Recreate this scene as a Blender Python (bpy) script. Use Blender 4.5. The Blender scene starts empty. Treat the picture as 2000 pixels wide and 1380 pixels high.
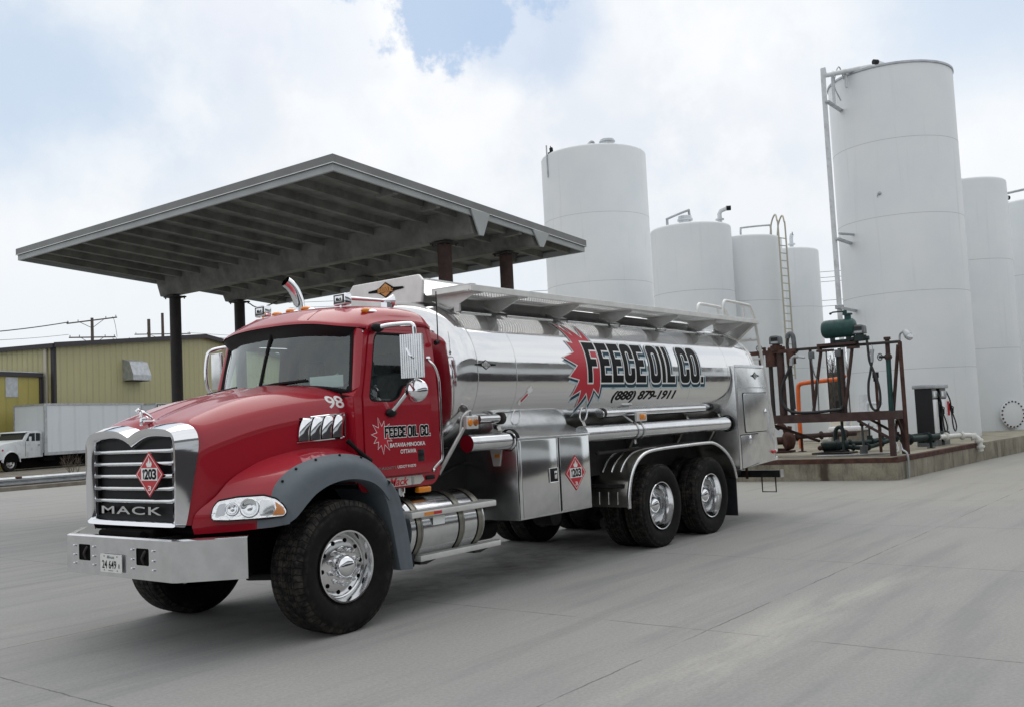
import bpy, bmesh, math, random
from mathutils import Vector, Matrix, Euler
random.seed(7)
PI = math.pi
SC = bpy.context.scene
COL = SC.collection
V = Vector

# ------------------------------------------------------------------ camera
cam_d = bpy.data.cameras.new('camera'); cam = bpy.data.objects.new('camera', cam_d); COL.objects.link(cam)
yaw, pit, rol = 0.915929913, 0.0668970167, -0.0487933939
_f = V((math.sin(yaw)*math.cos(pit), math.cos(yaw)*math.cos(pit), math.sin(pit)))
_r = V((math.cos(yaw), -math.sin(yaw), 0)); _u = _r.cross(_f)
_r2 = math.cos(rol)*_r + math.sin(rol)*_u; _u2 = -math.sin(rol)*_r + math.cos(rol)*_u
cam.matrix_world = Matrix(((_r2.x,_u2.x,-_f.x,-5.562),(_r2.y,_u2.y,-_f.y,-7.288),(_r2.z,_u2.z,-_f.z,1.692),(0,0,0,1)))
cam_d.sensor_width = 36; cam_d.lens = 36*1893.58/2000; cam_d.clip_end = 5000; cam_d.clip_start = 0.05
SC.camera = cam

# ------------------------------------------------------------------ sky, sun, exposure
SUN_EL, SUN_AZ = math.radians(56), math.radians(62)      # azimuth measured clockwise from +Y
W = bpy.data.worlds.new('World'); SC.world = W; W.use_nodes = True
SC.view_settings.view_transform = 'Standard'; SC.view_settings.look = 'None'
SC.view_settings.exposure = 0.25; SC.view_settings.gamma = 1.0

class NT:
    def __init__(s, tree): s.t = tree; s.n = tree.nodes; s.l = tree.links
    def node(s, typ, **kw):
        n = s.n.new(typ)
        for k, v in kw.items(): setattr(n, k, v)
        return n
    def link(s, a, b): s.l.new(a, b)
    def _in(s, sock, v):
        if v is None: return
        if hasattr(v, 'is_output'): s.l.new(v, sock)
        else: sock.default_value = v
    def math(s, op, a, b=None, c=None, clamp=False):
        n = s.node('ShaderNodeMath', operation=op, use_clamp=clamp)
        s._in(n.inputs[0], a); s._in(n.inputs[1], b); s._in(n.inputs[2], c)
        return n.outputs[0]
    def vmath(s, op, a, b=None):
        n = s.node('ShaderNodeVectorMath', operation=op)
        s._in(n.inputs[0], a); s._in(n.inputs[1], b)
        return n.outputs['Value'] if op in ('DOT_PRODUCT','LENGTH','DISTANCE') else n.outputs[0]
    def mix(s, f, a, b, kind='MIX'):
        n = s.node('ShaderNodeMix', data_type='RGBA', blend_type=kind)
        s._in(n.inputs[0], f); s._in(n.inputs[6], a); s._in(n.inputs[7], b)
        return n.outputs[2]
    def smooth(s, v, lo, hi, a=0., b=1.):
        n = s.node('ShaderNodeMapRange', interpolation_type='SMOOTHSTEP')
        s._in(n.inputs[0], v); n.inputs[1].default_value = lo; n.inputs[2].default_value = hi
        n.inputs[3].default_value = a; n.inputs[4].default_value = b
        return n.outputs[0]
    def lin(s, v, lo, hi, a=0., b=1.):
        n = s.node('ShaderNodeMapRange')
        s._in(n.inputs[0], v); n.inputs[1].default_value = lo; n.inputs[2].default_value = hi
        n.inputs[3].default_value = a; n.inputs[4].default_value = b
        return n.outputs[0]
    def noise(s, vec, scale, detail=4, rough=.55, dist=0.):
        n = s.node('ShaderNodeTexNoise')
        if vec is not None: s.l.new(vec, n.inputs['Vector'])
        n.inputs['Scale'].default_value = scale; n.inputs['Detail'].default_value = detail
        n.inputs['Roughness'].default_value = rough; n.inputs['Distortion'].default_value = dist
        return n.outputs
    def scale(s, vec, xyz):
        n = s.node('ShaderNodeMapping'); s.l.new(vec, n.inputs['Vector']); n.inputs['Scale'].default_value = xyz
        return n.outputs[0]
    def sep(s, vec):
        n = s.node('ShaderNodeSeparateXYZ'); s.l.new(vec, n.inputs[0]); return n.outputs
def C4(c): return (c[0], c[1], c[2], 1.)
def srgb(r, g, b):
    f = lambda v: ((v/255+.055)/1.055)**2.4 if v > 10 else v/255/12.92
    return (f(r), f(g), f(b), 1.)

def build_world():
    n = NT(W.node_tree); n.n.clear()
    out = n.node('ShaderNodeOutputWorld'); bg = n.node('ShaderNodeBackground')
    n.link(bg.outputs[0], out.inputs[0]); bg.inputs[1].default_value = 0.098
    sky = n.node('ShaderNodeTexSky', sky_type='NISHITA'); sky.sun_disc = False
    sky.sun_elevation = SUN_EL; sky.sun_rotation = SUN_AZ
    tc = n.node('ShaderNodeTexCoord'); d = tc.outputs['Generated']
    x, y, z = n.sep(d)
    # billowing warp so that cloud edges are ragged
    nz1 = n.noise(d, 9., 7, .6)
    nz2 = n.noise(d, 3.2, 5, .55)
    nz3 = n.noise(d, 26., 5, .6)
    def blob(cx, cy, cz, e_r, e_u, warp, lo, hi):
        c = V((cx, cy, cz)).normalized(); r = V((c.y, -c.x, 0)).normalized(); u = r.cross(c)
        a = n.math('MULTIPLY', n.vmath('DOT_PRODUCT', d, tuple(r)), 1/e_r)
        b = n.math('MULTIPLY', n.vmath('DOT_PRODUCT', d, tuple(u)), 1/e_u)
        front = n.math('GREATER_THAN', n.vmath('DOT_PRODUCT', d, tuple(c)), 0.)
        q = n.math('SQRT', n.math('ADD', n.math('MULTIPLY', a, a), n.math('MULTIPLY', b, b)))
        if warp:
            q = n.math('ADD', q, n.math('MULTIPLY', n.math('SUBTRACT', nz1[0], .5), warp))
            q = n.math('ADD', q, n.math('MULTIPLY', n.math('SUBTRACT', nz3[0], .5), warp*.35))
        return n.math('MULTIPLY', n.smooth(q, lo, hi, 1., 0.), front)
    # white cloud sheet, brighter billows and lavender hollows, greyer and flatter to the horizon
    sheet = n.mix(n.smooth(nz2[0], .36, .64), (7.0,7.4,8.0,1), (8.35,8.5,8.7,1))
    sheet = n.mix(n.math('MULTIPLY', n.smooth(nz1[0], .42, .62), .55), sheet, (8.75,8.8,8.85,1))
    low = n.smooth(z, .02, .30, 1., 0.)
    sheet = n.mix(n.math('MULTIPLY', low, .9), sheet, (7.1,7.6,8.0,1))
    blue = n.mix(.88, sky.outputs[0], (4.3,5.5,7.3,1))
    pale = n.mix(.85, sky.outputs[0], (5.2,6.3,7.6,1))
    def pix(px, py):
        v = _f + _r2*(px-1000)/1893.58 - _u2*(py-690)/1893.58
        return v.normalized()
    col = sheet
    # soft thin blue at the left, at the top right and the crisp opening between the cumulus heads
    c = pix(10, 150); col = n.mix(n.math('MULTIPLY', blob(*c, .20, .11, .9, .15, 1.25), .85), col, pale)
    c = pix(1960, -40); col = n.mix(n.math('MULTIPLY', blob(*c, .17, .12, .6, .1, 1.25), .75), col, pale)
    c = pix(480, 10); col = n.mix(n.math('MULTIPLY', blob(*c, .05, .07, 1.6, .3, 1.2), .35), col, (6.9,7.2,8.3,1))
    c = pix(650, 60); col = n.mix(n.math('MULTIPLY', blob(*c, .07, .09, 1.2, .4, 1.1), .4), col, (6.6,7.2,8.2,1))
    c = pix(868, 0); col = n.mix(n.math('MULTIPLY', blob(*c, .098, .082, 2.0, .78, .98), .9), col, blue)
    c = pix(1010, 60); col = n.mix(n.math('MULTIPLY', blob(*c, .085, .070, 1.0, .50, 1.1), .55), col, blue)
    # more broken cloud overhead and behind, where only reflections see it
    n.link(col, bg.inputs[0])
build_world()

sun_d = bpy.data.lights.new('sun', 'SUN'); sun = bpy.data.objects.new('sun', sun_d); COL.objects.link(sun)
sun_d.energy = .9; sun_d.angle = math.radians(60); sun_d.color = (1., .96, .9)
sd = V((math.sin(SUN_AZ)*math.cos(SUN_EL), math.cos(SUN_AZ)*math.cos(SUN_EL), math.sin(SUN_EL)))
sun.rotation_euler = sd.to_track_quat('Z', 'Y').to_euler()

# ------------------------------------------------------------------ materials
M = {}
def mat(name, base, rough=.5, metal=0., coat=0., spec=.5, var=.0, vscale=3., bump=0., bscale=40., emit=0., alpha=1., ior=1.45, trans=0., stretch=None, dirt=None):
    """principled material; var = tone variation by noise, dirt = (colour, amount, scale)"""
    m = bpy.data.materials.new(name); m.use_nodes = True; n = NT(m.node_tree)
    p = n.n['Principled BSDF']
    p.inputs['Base Color'].default_value = C4(base); p.inputs['Roughness'].default_value = rough
    p.inputs['Metallic'].default_value = metal; p.inputs['Coat Weight'].default_value = coat
    p.inputs['Coat Roughness'].default_value = .04; p.inputs['IOR'].default_value = ior
    p.inputs['Specular IOR Level'].default_value = spec; p.inputs['Transmission Weight'].default_value = trans
    if var or bump or dirt:
        tc = n.node('ShaderNodeTexCoord'); co = tc.outputs['Object']
        if stretch: co = n.scale(co, stretch)
        col = None
        if var:
            f = n.noise(co, vscale, 6, .6)[0]
            a = tuple(max(0., c*(1-var)) for c in base[:3])+(1,); b = tuple(min(1., c*(1+var)) for c in base[:3])+(1,)
            col = n.mix(n.smooth(f, .3, .7), a, b); n.link(col, p.inputs['Base Color'])
        if dirt:
            f = n.noise(co, dirt[2], 7, .65)[0]
            col = n.mix(n.math('MULTIPLY', n.smooth(f, .48, .72), dirt[1]), col if col is not None else C4(base), C4(dirt[0]))
            n.link(col, p.inputs['Base Color'])
            n.link(n.smooth(f, .4, .75, rough, min(1., rough+.35)), p.inputs['Roughness'])
        if bump:
            bn = n.node('ShaderNodeBump'); bn.inputs['Strength'].default_value = bump; bn.inputs['Distance'].default_value = .02
            n.link(n.noise(co, bscale, 4)[0], bn.inputs['Height']); n.link(bn.outputs[0], p.inputs['Normal'])
    M[name] = m
    return m
mat('paint_red', (.34,.007,.020), .35, coat=.7, spec=.3, var=.05, vscale=1.2)
mat('chrome', (.82,.83,.85), .05, 1.)
mat('chrome_soft', (.72,.73,.74), .16, 1., var=.06, vscale=8)
mat('wheel_alu', (.74,.745,.75), .13, 1.)
mat('door_alu', (.66,.67,.67), .12, 1., var=.05, vscale=6, bump=.02, bscale=4)
mat('guard_alu', (.42,.41,.38), .28, 1., var=.15, vscale=5)
mat('strap_metal', (.30,.29,.25), .35, 1., var=.2, vscale=6)
mat('alu', (.70,.71,.71), .26, 1., var=.1, vscale=5, bump=.02, bscale=60)
mat('alu_dull', (.55,.55,.54), .42, 1., var=.12, vscale=4, bump=.04, bscale=30)
mat('alu_white', (.70,.70,.68), .42, .45, var=.08, vscale=4)
mat('black_frame', (.012,.012,.013), .55, var=.3, vscale=6, dirt=((.06,.055,.05), .6, 5))
mat('black_plastic', (.010,.010,.011), .5, spec=.25, var=.1, vscale=10)
mat('black_gloss', (.008,.008,.009), .2)
mat('void_black', (.004,.004,.004), .9, spec=.1)
mat('grey_plastic', (.135,.160,.180), .6, var=.06, vscale=7, bump=.05, bscale=180)
mat('rubber_seal', (.008,.008,.009), .65, spec=.2)
mat('white_mark', (.8,.8,.79), .5)
mat('black_mark', (.006,.006,.007), .5, spec=.12)
mat('teal_mark', (.015,.055,.085), .5, spec=.2)
mat('pale_mark', (.50,.60,.64), .45)
mat('red_mark', (.48,.012,.03), .4)
mat('red_badge', (.5,.02,.03), .35)
mat('amber', (.75,.24,.01), .15, coat=.6)
mat('amber_dark', (.35,.10,.01), .2, coat=.5)
mat('tail_red', (.5,.01,.015), .15, coat=.6)
mat('lens_grey', (.55,.57,.58), .12, .6)
mat('bowl', (.88,.89,.9), .12, 1., bump=.15, bscale=30)
mat('seat_cloth', (.075,.08,.09), .9, var=.2, vscale=20)
mat('cab_lining', (.20,.215,.22), .8, var=.1, vscale=5)
mat('paper', (.82,.86,.84), .7)
mat('plate_white', (.7,.7,.68), .4)
mat('gold_badge', (.55,.27,.07), .4)
mat('steel_rust', (.075,.040,.033), .8, var=.35, vscale=6, spec=.25, dirt=((.13,.055,.03), .6, 9))
mat('steel_brown', (.062,.040,.037), .7, var=.25, vscale=5, spec=.25, dirt=((.10,.055,.04), .5, 8))
mat('steel_dark', (.03,.026,.025), .65, var=.3, vscale=6, dirt=((.08,.05,.04), .4, 6))
mat('green_paint', (.010,.055,.050), .42, var=.2, vscale=4, dirt=((.02,.03,.028), .6, 5))
mat('green_dark', (.010,.026,.025), .5, var=.3, vscale=6, dirt=((.05,.045,.035), .5, 9))
mat('orange_paint', (.62,.115,.018), .45, var=.15, vscale=5)
mat('hose_black', (.02,.021,.023), .45, var=.2, vscale=10)
mat('meter_grey', (.12,.13,.135), .5, var=.2, vscale=8)
mat('pvc_white', (.72,.72,.68), .4, var=.06, vscale=8)
mat('galv', (.42,.44,.46), .45, .6, var=.15, vscale=4)
mat('seam_grey', (.42,.44,.45), .6)
mat('fascia', (.19,.195,.19), .6, var=.1, vscale=1.5)
mat('fascia_light', (.36,.38,.38), .6, var=.1, vscale=1.5)
mat('fascia_line', (.7,.72,.72), .5)
mat('deck_conc', (.175,.175,.16), .9, var=.25, vscale=2.5, dirt=((.08,.08,.072), .6, 1.6))
mat('truck_white', (.62,.65,.67), .5, var=.06, vscale=2, dirt=((.35,.34,.32), .5, 3))
mat('glass_dark', (.03,.035,.04), .06, spec=.8)
mat('wood_pole', (.09,.07,.06), .9, var=.3, vscale=6)
mat('wire', (.05,.05,.055), .6)
mat('trim_brown', (.035,.030,.034), .6, var=.1)
mat('kerb_conc', (.20,.18,.15), .9, var=.25, vscale=2, bump=.2, bscale=12)
mat('twig', (.12,.095,.075), .9, var=.3)
mat('wood_mass', (.085,.072,.06), .95, var=.5, vscale=3)
mat('dispenser_black', (.012,.012,.014), .4)
mat('dispenser_white', (.74,.75,.76), .35, var=.04, vscale=3)
mat('cream', (.45,.42,.34), .5)

def mat_glass(name, tint, refl, floor=.035):
    m = bpy.data.materials.new(name); m.use_nodes = True; n = NT(m.node_tree)
    out = n.n['Material Output']; n.n.remove(n.n['Principled BSDF'])
    t = n.node('ShaderNodeBsdfTransparent'); t.inputs[0].default_value = C4(tint)
    g = n.node('ShaderNodeBsdfGlossy'); g.inputs['Roughness'].default_value = .02; g.inputs[0].default_value = (.9,.95,.95,1)
    fr = n.node('ShaderNodeFresnel'); fr.inputs[0].default_value = 1.5
    mx = n.node('ShaderNodeMixShader')
    n.link(n.math('ADD', n.math('MULTIPLY', fr.outputs[0], refl), floor, clamp=True), mx.inputs[0])
    n.link(t.outputs[0], mx.inputs[1]); n.link(g.outputs[0], mx.inputs[2]); n.link(mx.outputs[0], out.inputs[0])
    M[name] = m
mat_glass('glass', (.84,.97,.94), 1.7)
mat_glass('glass_side', (.62,.72,.70), 1.0)
mat_glass('lens_clear', (.98,.98,.98), .5, .0)

def mat_polished():
    """polished tank skin: mirror with faint waviness, seam-side smears and a road film near the bottom"""
    m = bpy.data.materials.new('polished_alu'); m.use_nodes = True; n = NT(m.node_tree); p = n.n['Principled BSDF']
    p.inputs['Base Color'].default_value = (.76,.765,.77,1); p.inputs['Metallic'].default_value = 1.
    co = n.node('ShaderNodeTexCoord').outputs['Object']
    f = n.noise(n.scale(co, (1.,3.,3.)), 3., 5, .6)[0]
    x, y, z = n.sep(co)
    film = n.smooth(z, 1.35, 2.05, .16, .0)
    n.link(n.math('ADD', n.smooth(f, .4, .75, .07, .15), film), p.inputs['Roughness'])
    b = n.node('ShaderNodeBump'); b.inputs['Strength'].default_value = .10; b.inputs['Distance'].default_value = .02
    n.link(n.noise(n.scale(co, (1.2,.9,.9)), 1.4, 2)[0], b.inputs['Height']); n.link(b.outputs[0], p.inputs['Normal'])
    M['polished_alu'] = m
mat_polished()

def mat_grip(name, base, k, holes=False):
    """perforated grip strut: rows of punched holes (open where holes is set)"""
    m = bpy.data.materials.new(name); m.use_nodes = True; n = NT(m.node_tree); p = n.n['Principled BSDF']
    co = n.node('ShaderNodeTexCoord').outputs['Object']; x, y, z = n.sep(co)
    u = n.math('SUBTRACT', n.math('PINGPONG', n.math('MULTIPLY', x, k), .5), .25); v = n.math('SUBTRACT', n.math('PINGPONG', n.math('MULTIPLY', y, k*1.3), .5), .25)
    d = n.math('SQRT', n.math('ADD', n.math('MULTIPLY', u, u), n.math('MULTIPLY', v, v)))
    h = n.smooth(d, .11, .14, 1., 0.)
    p.inputs['Base Color'].default_value = C4(base)
    p.inputs['Metallic'].default_value = .5; p.inputs['Roughness'].default_value = .4
    b = n.node('ShaderNodeBump'); b.inputs['Strength'].default_value = .6; b.inputs['Distance'].default_value = .01
    n.link(n.smooth(d, .12, .25, 1., 0.), b.inputs['Height']); n.link(b.outputs[0], p.inputs['Normal'])
    if holes:
        n.link(n.math('SUBTRACT', 1., h), p.inputs['Alpha'])
    else:
        n.link(n.mix(h, C4(base), (.03,.03,.03,1)), p.inputs['Base Color'])
    M[name] = m
mat_grip('grip_strut', (.72,.72,.71), 11., True)
mat_grip('step_tread', (.60,.60,.58), 30.)

def mat_tyre():
    m = bpy.data.materials.new('tyre'); m.use_nodes = True; n = NT(m.node_tree); p = n.n['Principled BSDF']
    co = n.node('ShaderNodeTexCoord').outputs['Object']; x, y, z = n.sep(co)
    ang = n.math('ARCTAN2', z, x); rad = n.math('SQRT', n.math('ADD', n.math('MULTIPLY', x, x), n.math('MULTIPLY', z, z)))
    tread = n.smooth(rad, .44, .50)
    # sipes: zig-zag lateral cuts
    zig = n.math('MULTIPLY', n.math('PINGPONG', n.math('MULTIPLY', y, 16.), .5), .055)
    cut = n.math('PINGPONG', n.math('MULTIPLY', n.math('ADD', ang, zig), 62/ (2*PI)), .5)
    cut = n.smooth(cut, .0, .11, 1., 0.)
    row = n.smooth(n.math('PINGPONG', n.math('MULTIPLY', y, 16.), .5), .0, .09, 1., 0.)
    cut = n.math('MULTIPLY', n.math('MAXIMUM', cut, n.math('MULTIPLY', row, .8)), tread)
    f = n.noise(co, 14., 6, .65)[0]; f2 = n.noise(co, 5., 4, .6)[0]
    dust = n.math('MULTIPLY', n.smooth(f, .35, .7), n.math('ADD', n.math('MULTIPLY', tread, .65), n.smooth(f2, .5, .75, .05, .35)))
    col = n.mix(dust, (.0075,.0075,.008,1), (.082,.072,.063,1))
    col = n.mix(cut, col, (.004,.004,.004,1))
    n.link(col, p.inputs['Base Color']); p.inputs['Roughness'].default_value = .78; p.inputs['Specular IOR Level'].default_value = .18
    b = n.node('ShaderNodeBump'); b.inputs['Strength'].default_value = .9; b.inputs['Distance'].default_value = .012
    h = n.math('SUBTRACT', n.math('MULTIPLY', f, .08), cut)
    n.link(h, b.inputs['Height']); n.link(b.outputs[0], p.inputs['Normal'])
    M['tyre'] = m
mat_tyre()

def mat_ground():
    m = bpy.data.materials.new('concrete_yard'); m.use_nodes = True; n = NT(m.node_tree); p = n.n['Principled BSDF']
    co = n.node('ShaderNodeTexCoord').outputs['Object']; x, y, z = n.sep(co)
    # long drag marks left by tyres run roughly along the yard
    rot = n.node('ShaderNodeMapping'); n.link(co, rot.inputs[0]); rot.inputs['Rotation'].default_value = (0,0,math.radians(-4)); rot.inputs['Scale'].default_value = (.16,1.7,1)
    st = n.noise(rot.outputs[0], 1.6, 8, .62, .2)[0]
    big = n.noise(co, .22, 4, .55)[0]
    fine = n.noise(co, 38., 6, .7)[0]
    mid = n.noise(co, 3.2, 6, .65)[0]
    col = n.mix(n.smooth(big, .3, .7), (.292,.293,.288,1), (.335,.330,.315,1))
    col = n.mix(n.math('MULTIPLY', n.smooth(st, .34, .54, 1., 0.), .40), col, (.195,.20,.203,1))
    rot2 = n.node('ShaderNodeMapping'); n.link(co, rot2.inputs[0]); rot2.inputs['Rotation'].default_value = (0,0,math.radians(7)); rot2.inputs['Scale'].default_value = (.3,1.5,1); rot2.inputs['Location'].default_value = (3.7,1.2,0)
    st2 = n.noise(rot2.outputs[0], 1.1, 9, .68)[0]
    col = n.mix(n.math('MULTIPLY', n.smooth(st2, .50, .72), .38), col, (.40,.39,.36,1))
    # worn pale scuff in front of the truck
    sc = n.math('MULTIPLY', n.smooth(n.math('ABSOLUTE', n.math('ADD', y, 4.25)), .05, .45, 1., 0.), n.math('MULTIPLY', n.smooth(x, -1.6, .2), n.smooth(x, 2.5, 5., 1., 0.)))
    col = n.mix(n.math('MULTIPLY', sc, n.smooth(st2, .40, .62)), col, (.43,.42,.385,1))
    col = n.mix(n.math('MULTIPLY', n.smooth(mid, .45, .75), .16), col, (.36,.35,.33,1))
    # yellowish wash near the loading platform
    far = n.smooth(x, 8., 15.)
    col = n.mix(n.math('MULTIPLY', far, .45), col, (.36,.345,.29,1))
    col = n.mix(n.smooth(fine, .3, .7), n.mix(.24, col, (.09,.09,.09,1)), col)
    spots = n.noise(co, 75., 2, .5)[0]
    col = n.mix(n.math('MULTIPLY', n.smooth(spots, .72, .78), .6), col, (.08,.075,.07,1))
    # joints sawn into the slab
    wob = n.math('MULTIPLY', n.math('SUBTRACT', mid, .5), .05)
    j = None
    for axis, pos in [('y',4.6),('y',1.12),('y',-3.78),('y',-8.4),('y',9.2),('y',14.),('x',-2.2),('x',4.82),('x',8.08),('x',1.3),('x',11.6),('x',15.),('x',-5.7)]:
        c = n.math('ABSOLUTE', n.math('ADD', n.math('SUBTRACT', y if axis == 'y' else x, pos), wob))
        k = n.smooth(c, .003, .010, 1., 0.)
        j = k if j is None else n.math('MAXIMUM', j, k)
    j = n.math('MULTIPLY', j, n.smooth(n.noise(co, 1.7, 4)[0], .36, .56, .08, .7))
    col = n.mix(j, col, (.075,.072,.065,1))
    # oil stains under where trucks stand
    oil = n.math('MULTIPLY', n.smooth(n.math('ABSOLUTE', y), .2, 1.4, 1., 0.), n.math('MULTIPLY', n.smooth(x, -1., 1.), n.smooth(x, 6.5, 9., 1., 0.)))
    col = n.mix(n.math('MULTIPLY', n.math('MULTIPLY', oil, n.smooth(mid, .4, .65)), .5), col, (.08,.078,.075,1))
    n.link(col, p.inputs['Base Color']); p.inputs['Roughness'].default_value = .85; p.inputs['Specular IOR Level'].default_value = .3
    b = n.node('ShaderNodeBump'); b.inputs['Strength'].default_value = .35; b.inputs['Distance'].default_value = .01
    n.link(n.math('ADD', fine, n.math('MULTIPLY', j, -1.5)), b.inputs['Height']); n.link(b.outputs[0], p.inputs['Normal'])
    M['concrete_yard'] = m
mat_ground()

def mat_platform():
    m = bpy.data.materials.new('platform_concrete'); m.use_nodes = True; n = NT(m.node_tree); p = n.n['Principled BSDF']
    co = n.node('ShaderNodeTexCoord').outputs['Object']; x, y, z = n.sep(co)
    f = n.noise(co, 1.7, 7, .65)[0]; g = n.noise(n.scale(co, (1.6,1.6,.35)), 2.2, 7, .7)[0]; h = n.noise(co, 30., 4)[0]
    col = n.mix(n.smooth(f, .3, .7), (.22,.20,.15,1), (.36,.33,.26,1))
    wall = n.smooth(z, .40, .47, 1., 0.)
    col = n.mix(n.math('MULTIPLY', n.math('MULTIPLY', n.smooth(g, .45, .72), wall), .85), col, (.07,.062,.048,1))
    # rust run-off where the old beam sat
    run = n.math('MULTIPLY', n.smooth(n.math('ABSOLUTE', n.math('ADD', n.math('SUBTRACT', y, 1.48), n.math('MULTIPLY', n.math('SUBTRACT', f, .5), .25))), .05, .14, 1., 0.), wall)
    col = n.mix(n.math('MULTIPLY', n.math('MULTIPLY', run, n.smooth(g, .25, .5)), .9), col, (.05,.030,.018,1))
    col = n.mix(n.smooth(h, .3, .7), n.mix(.2, col, (.05,.05,.04,1)), col)
    n.link(col, p.inputs['Base Color']); p.inputs['Roughness'].default_value = .9
    b = n.node('ShaderNodeBump'); b.inputs['Strength'].default_value = .4; b.inputs['Distance'].default_value = .02
    n.link(f, b.inputs['Height']); n.link(b.outputs[0], p.inputs['Normal'])
    M['platform_concrete'] = m
mat_platform()

def mat_tankwhite():
    m = bpy.data.materials.new('tank_white'); m.use_nodes = True; n = NT(m.node_tree); p = n.n['Principled BSDF']
    co = n.node('ShaderNodeTexCoord').outputs['Object']; x, y, z = n.sep(co)
    f = n.noise(co, .5, 5, .6)[0]; s = n.noise(n.scale(co, (2.2,2.2,.10)), 2., 6, .65)[0]; g = n.noise(co, 7., 5, .6)[0]
    col = n.mix(n.smooth(f, .3, .7), (.70,.735,.755,1), (.76,.78,.79,1))
    col = n.mix(n.math('MULTIPLY', n.smooth(s, .56, .78), .28), col, (.50,.50,.48,1))
    col = n.mix(n.math('MULTIPLY', n.smooth(g, .68, .8), .25), col, (.5,.48,.45,1))
    n.link(col, p.inputs['Base Color']); p.inputs['Roughness'].default_value = .55
    b = n.node('ShaderNodeBump'); b.inputs['Strength'].default_value = .12; b.inputs['Distance'].default_value = .05
    n.link(n.noise(co, .9, 3)[0], b.inputs['Height']); n.link(b.outputs[0], p.inputs['Normal'])
    M['tank_white'] = m
mat_tankwhite()

def mat_siding(name, c1, c2, dirx, diry, pitch, depth):
    """ribbed steel siding: vertical ribs spaced along the wall direction"""
    m = bpy.data.materials.new(name); m.use_nodes = True; n = NT(m.node_tree); p = n.n['Principled BSDF']
    co = n.node('ShaderNodeTexCoord').outputs['Object']; x, y, z = n.sep(co)
    s = n.math('ADD', n.math('MULTIPLY', x, dirx), n.math('MULTIPLY', y, diry))
    w = n.math('PINGPONG', n.math('MULTIPLY', s, 1/pitch), .5)
    rib = n.smooth(w, .04, .14, 1., 0.)
    f = n.noise(co, .35, 5, .6)[0]; st = n.noise(n.scale(co, (1.5,1.5,.12)), 2., 6, .65)[0]
    col = n.mix(n.smooth(f, .3, .7), C4(c1), C4(c2))
    col = n.mix(n.math('MULTIPLY', rib, .15), col, tuple(v*.5 for v in c1[:3])+(1,))
    col = n.mix(n.math('MULTIPLY', n.smooth(st, .55, .8), .3), col, tuple(v*.55 for v in c1[:3])+(1,))
    n.link(col, p.inputs['Base Color']); p.inputs['Roughness'].default_value = .5
    b = n.node('ShaderNodeBump'); b.inputs['Strength'].default_value = .8; b.inputs['Distance'].default_value = depth
    n.link(rib, b.inputs['Height']); n.link(b.outputs[0], p.inputs['Normal'])
    M[name] = m
mat_siding('siding_olive', (.36,.335,.175), (.39,.36,.195), .945, .327, .61, .03)
mat_siding('siding_side', (.39,.36,.19), (.43,.40,.21), -.327, .945, .45, .05)
mat_siding('siding_yellow', (.34,.29,.075), (.39,.33,.09), .945, .327, .9, .03)
mat_siding('van_panel', (.60,.64,.67), (.64,.67,.70), 1., 0., 1.22, .004)

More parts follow.
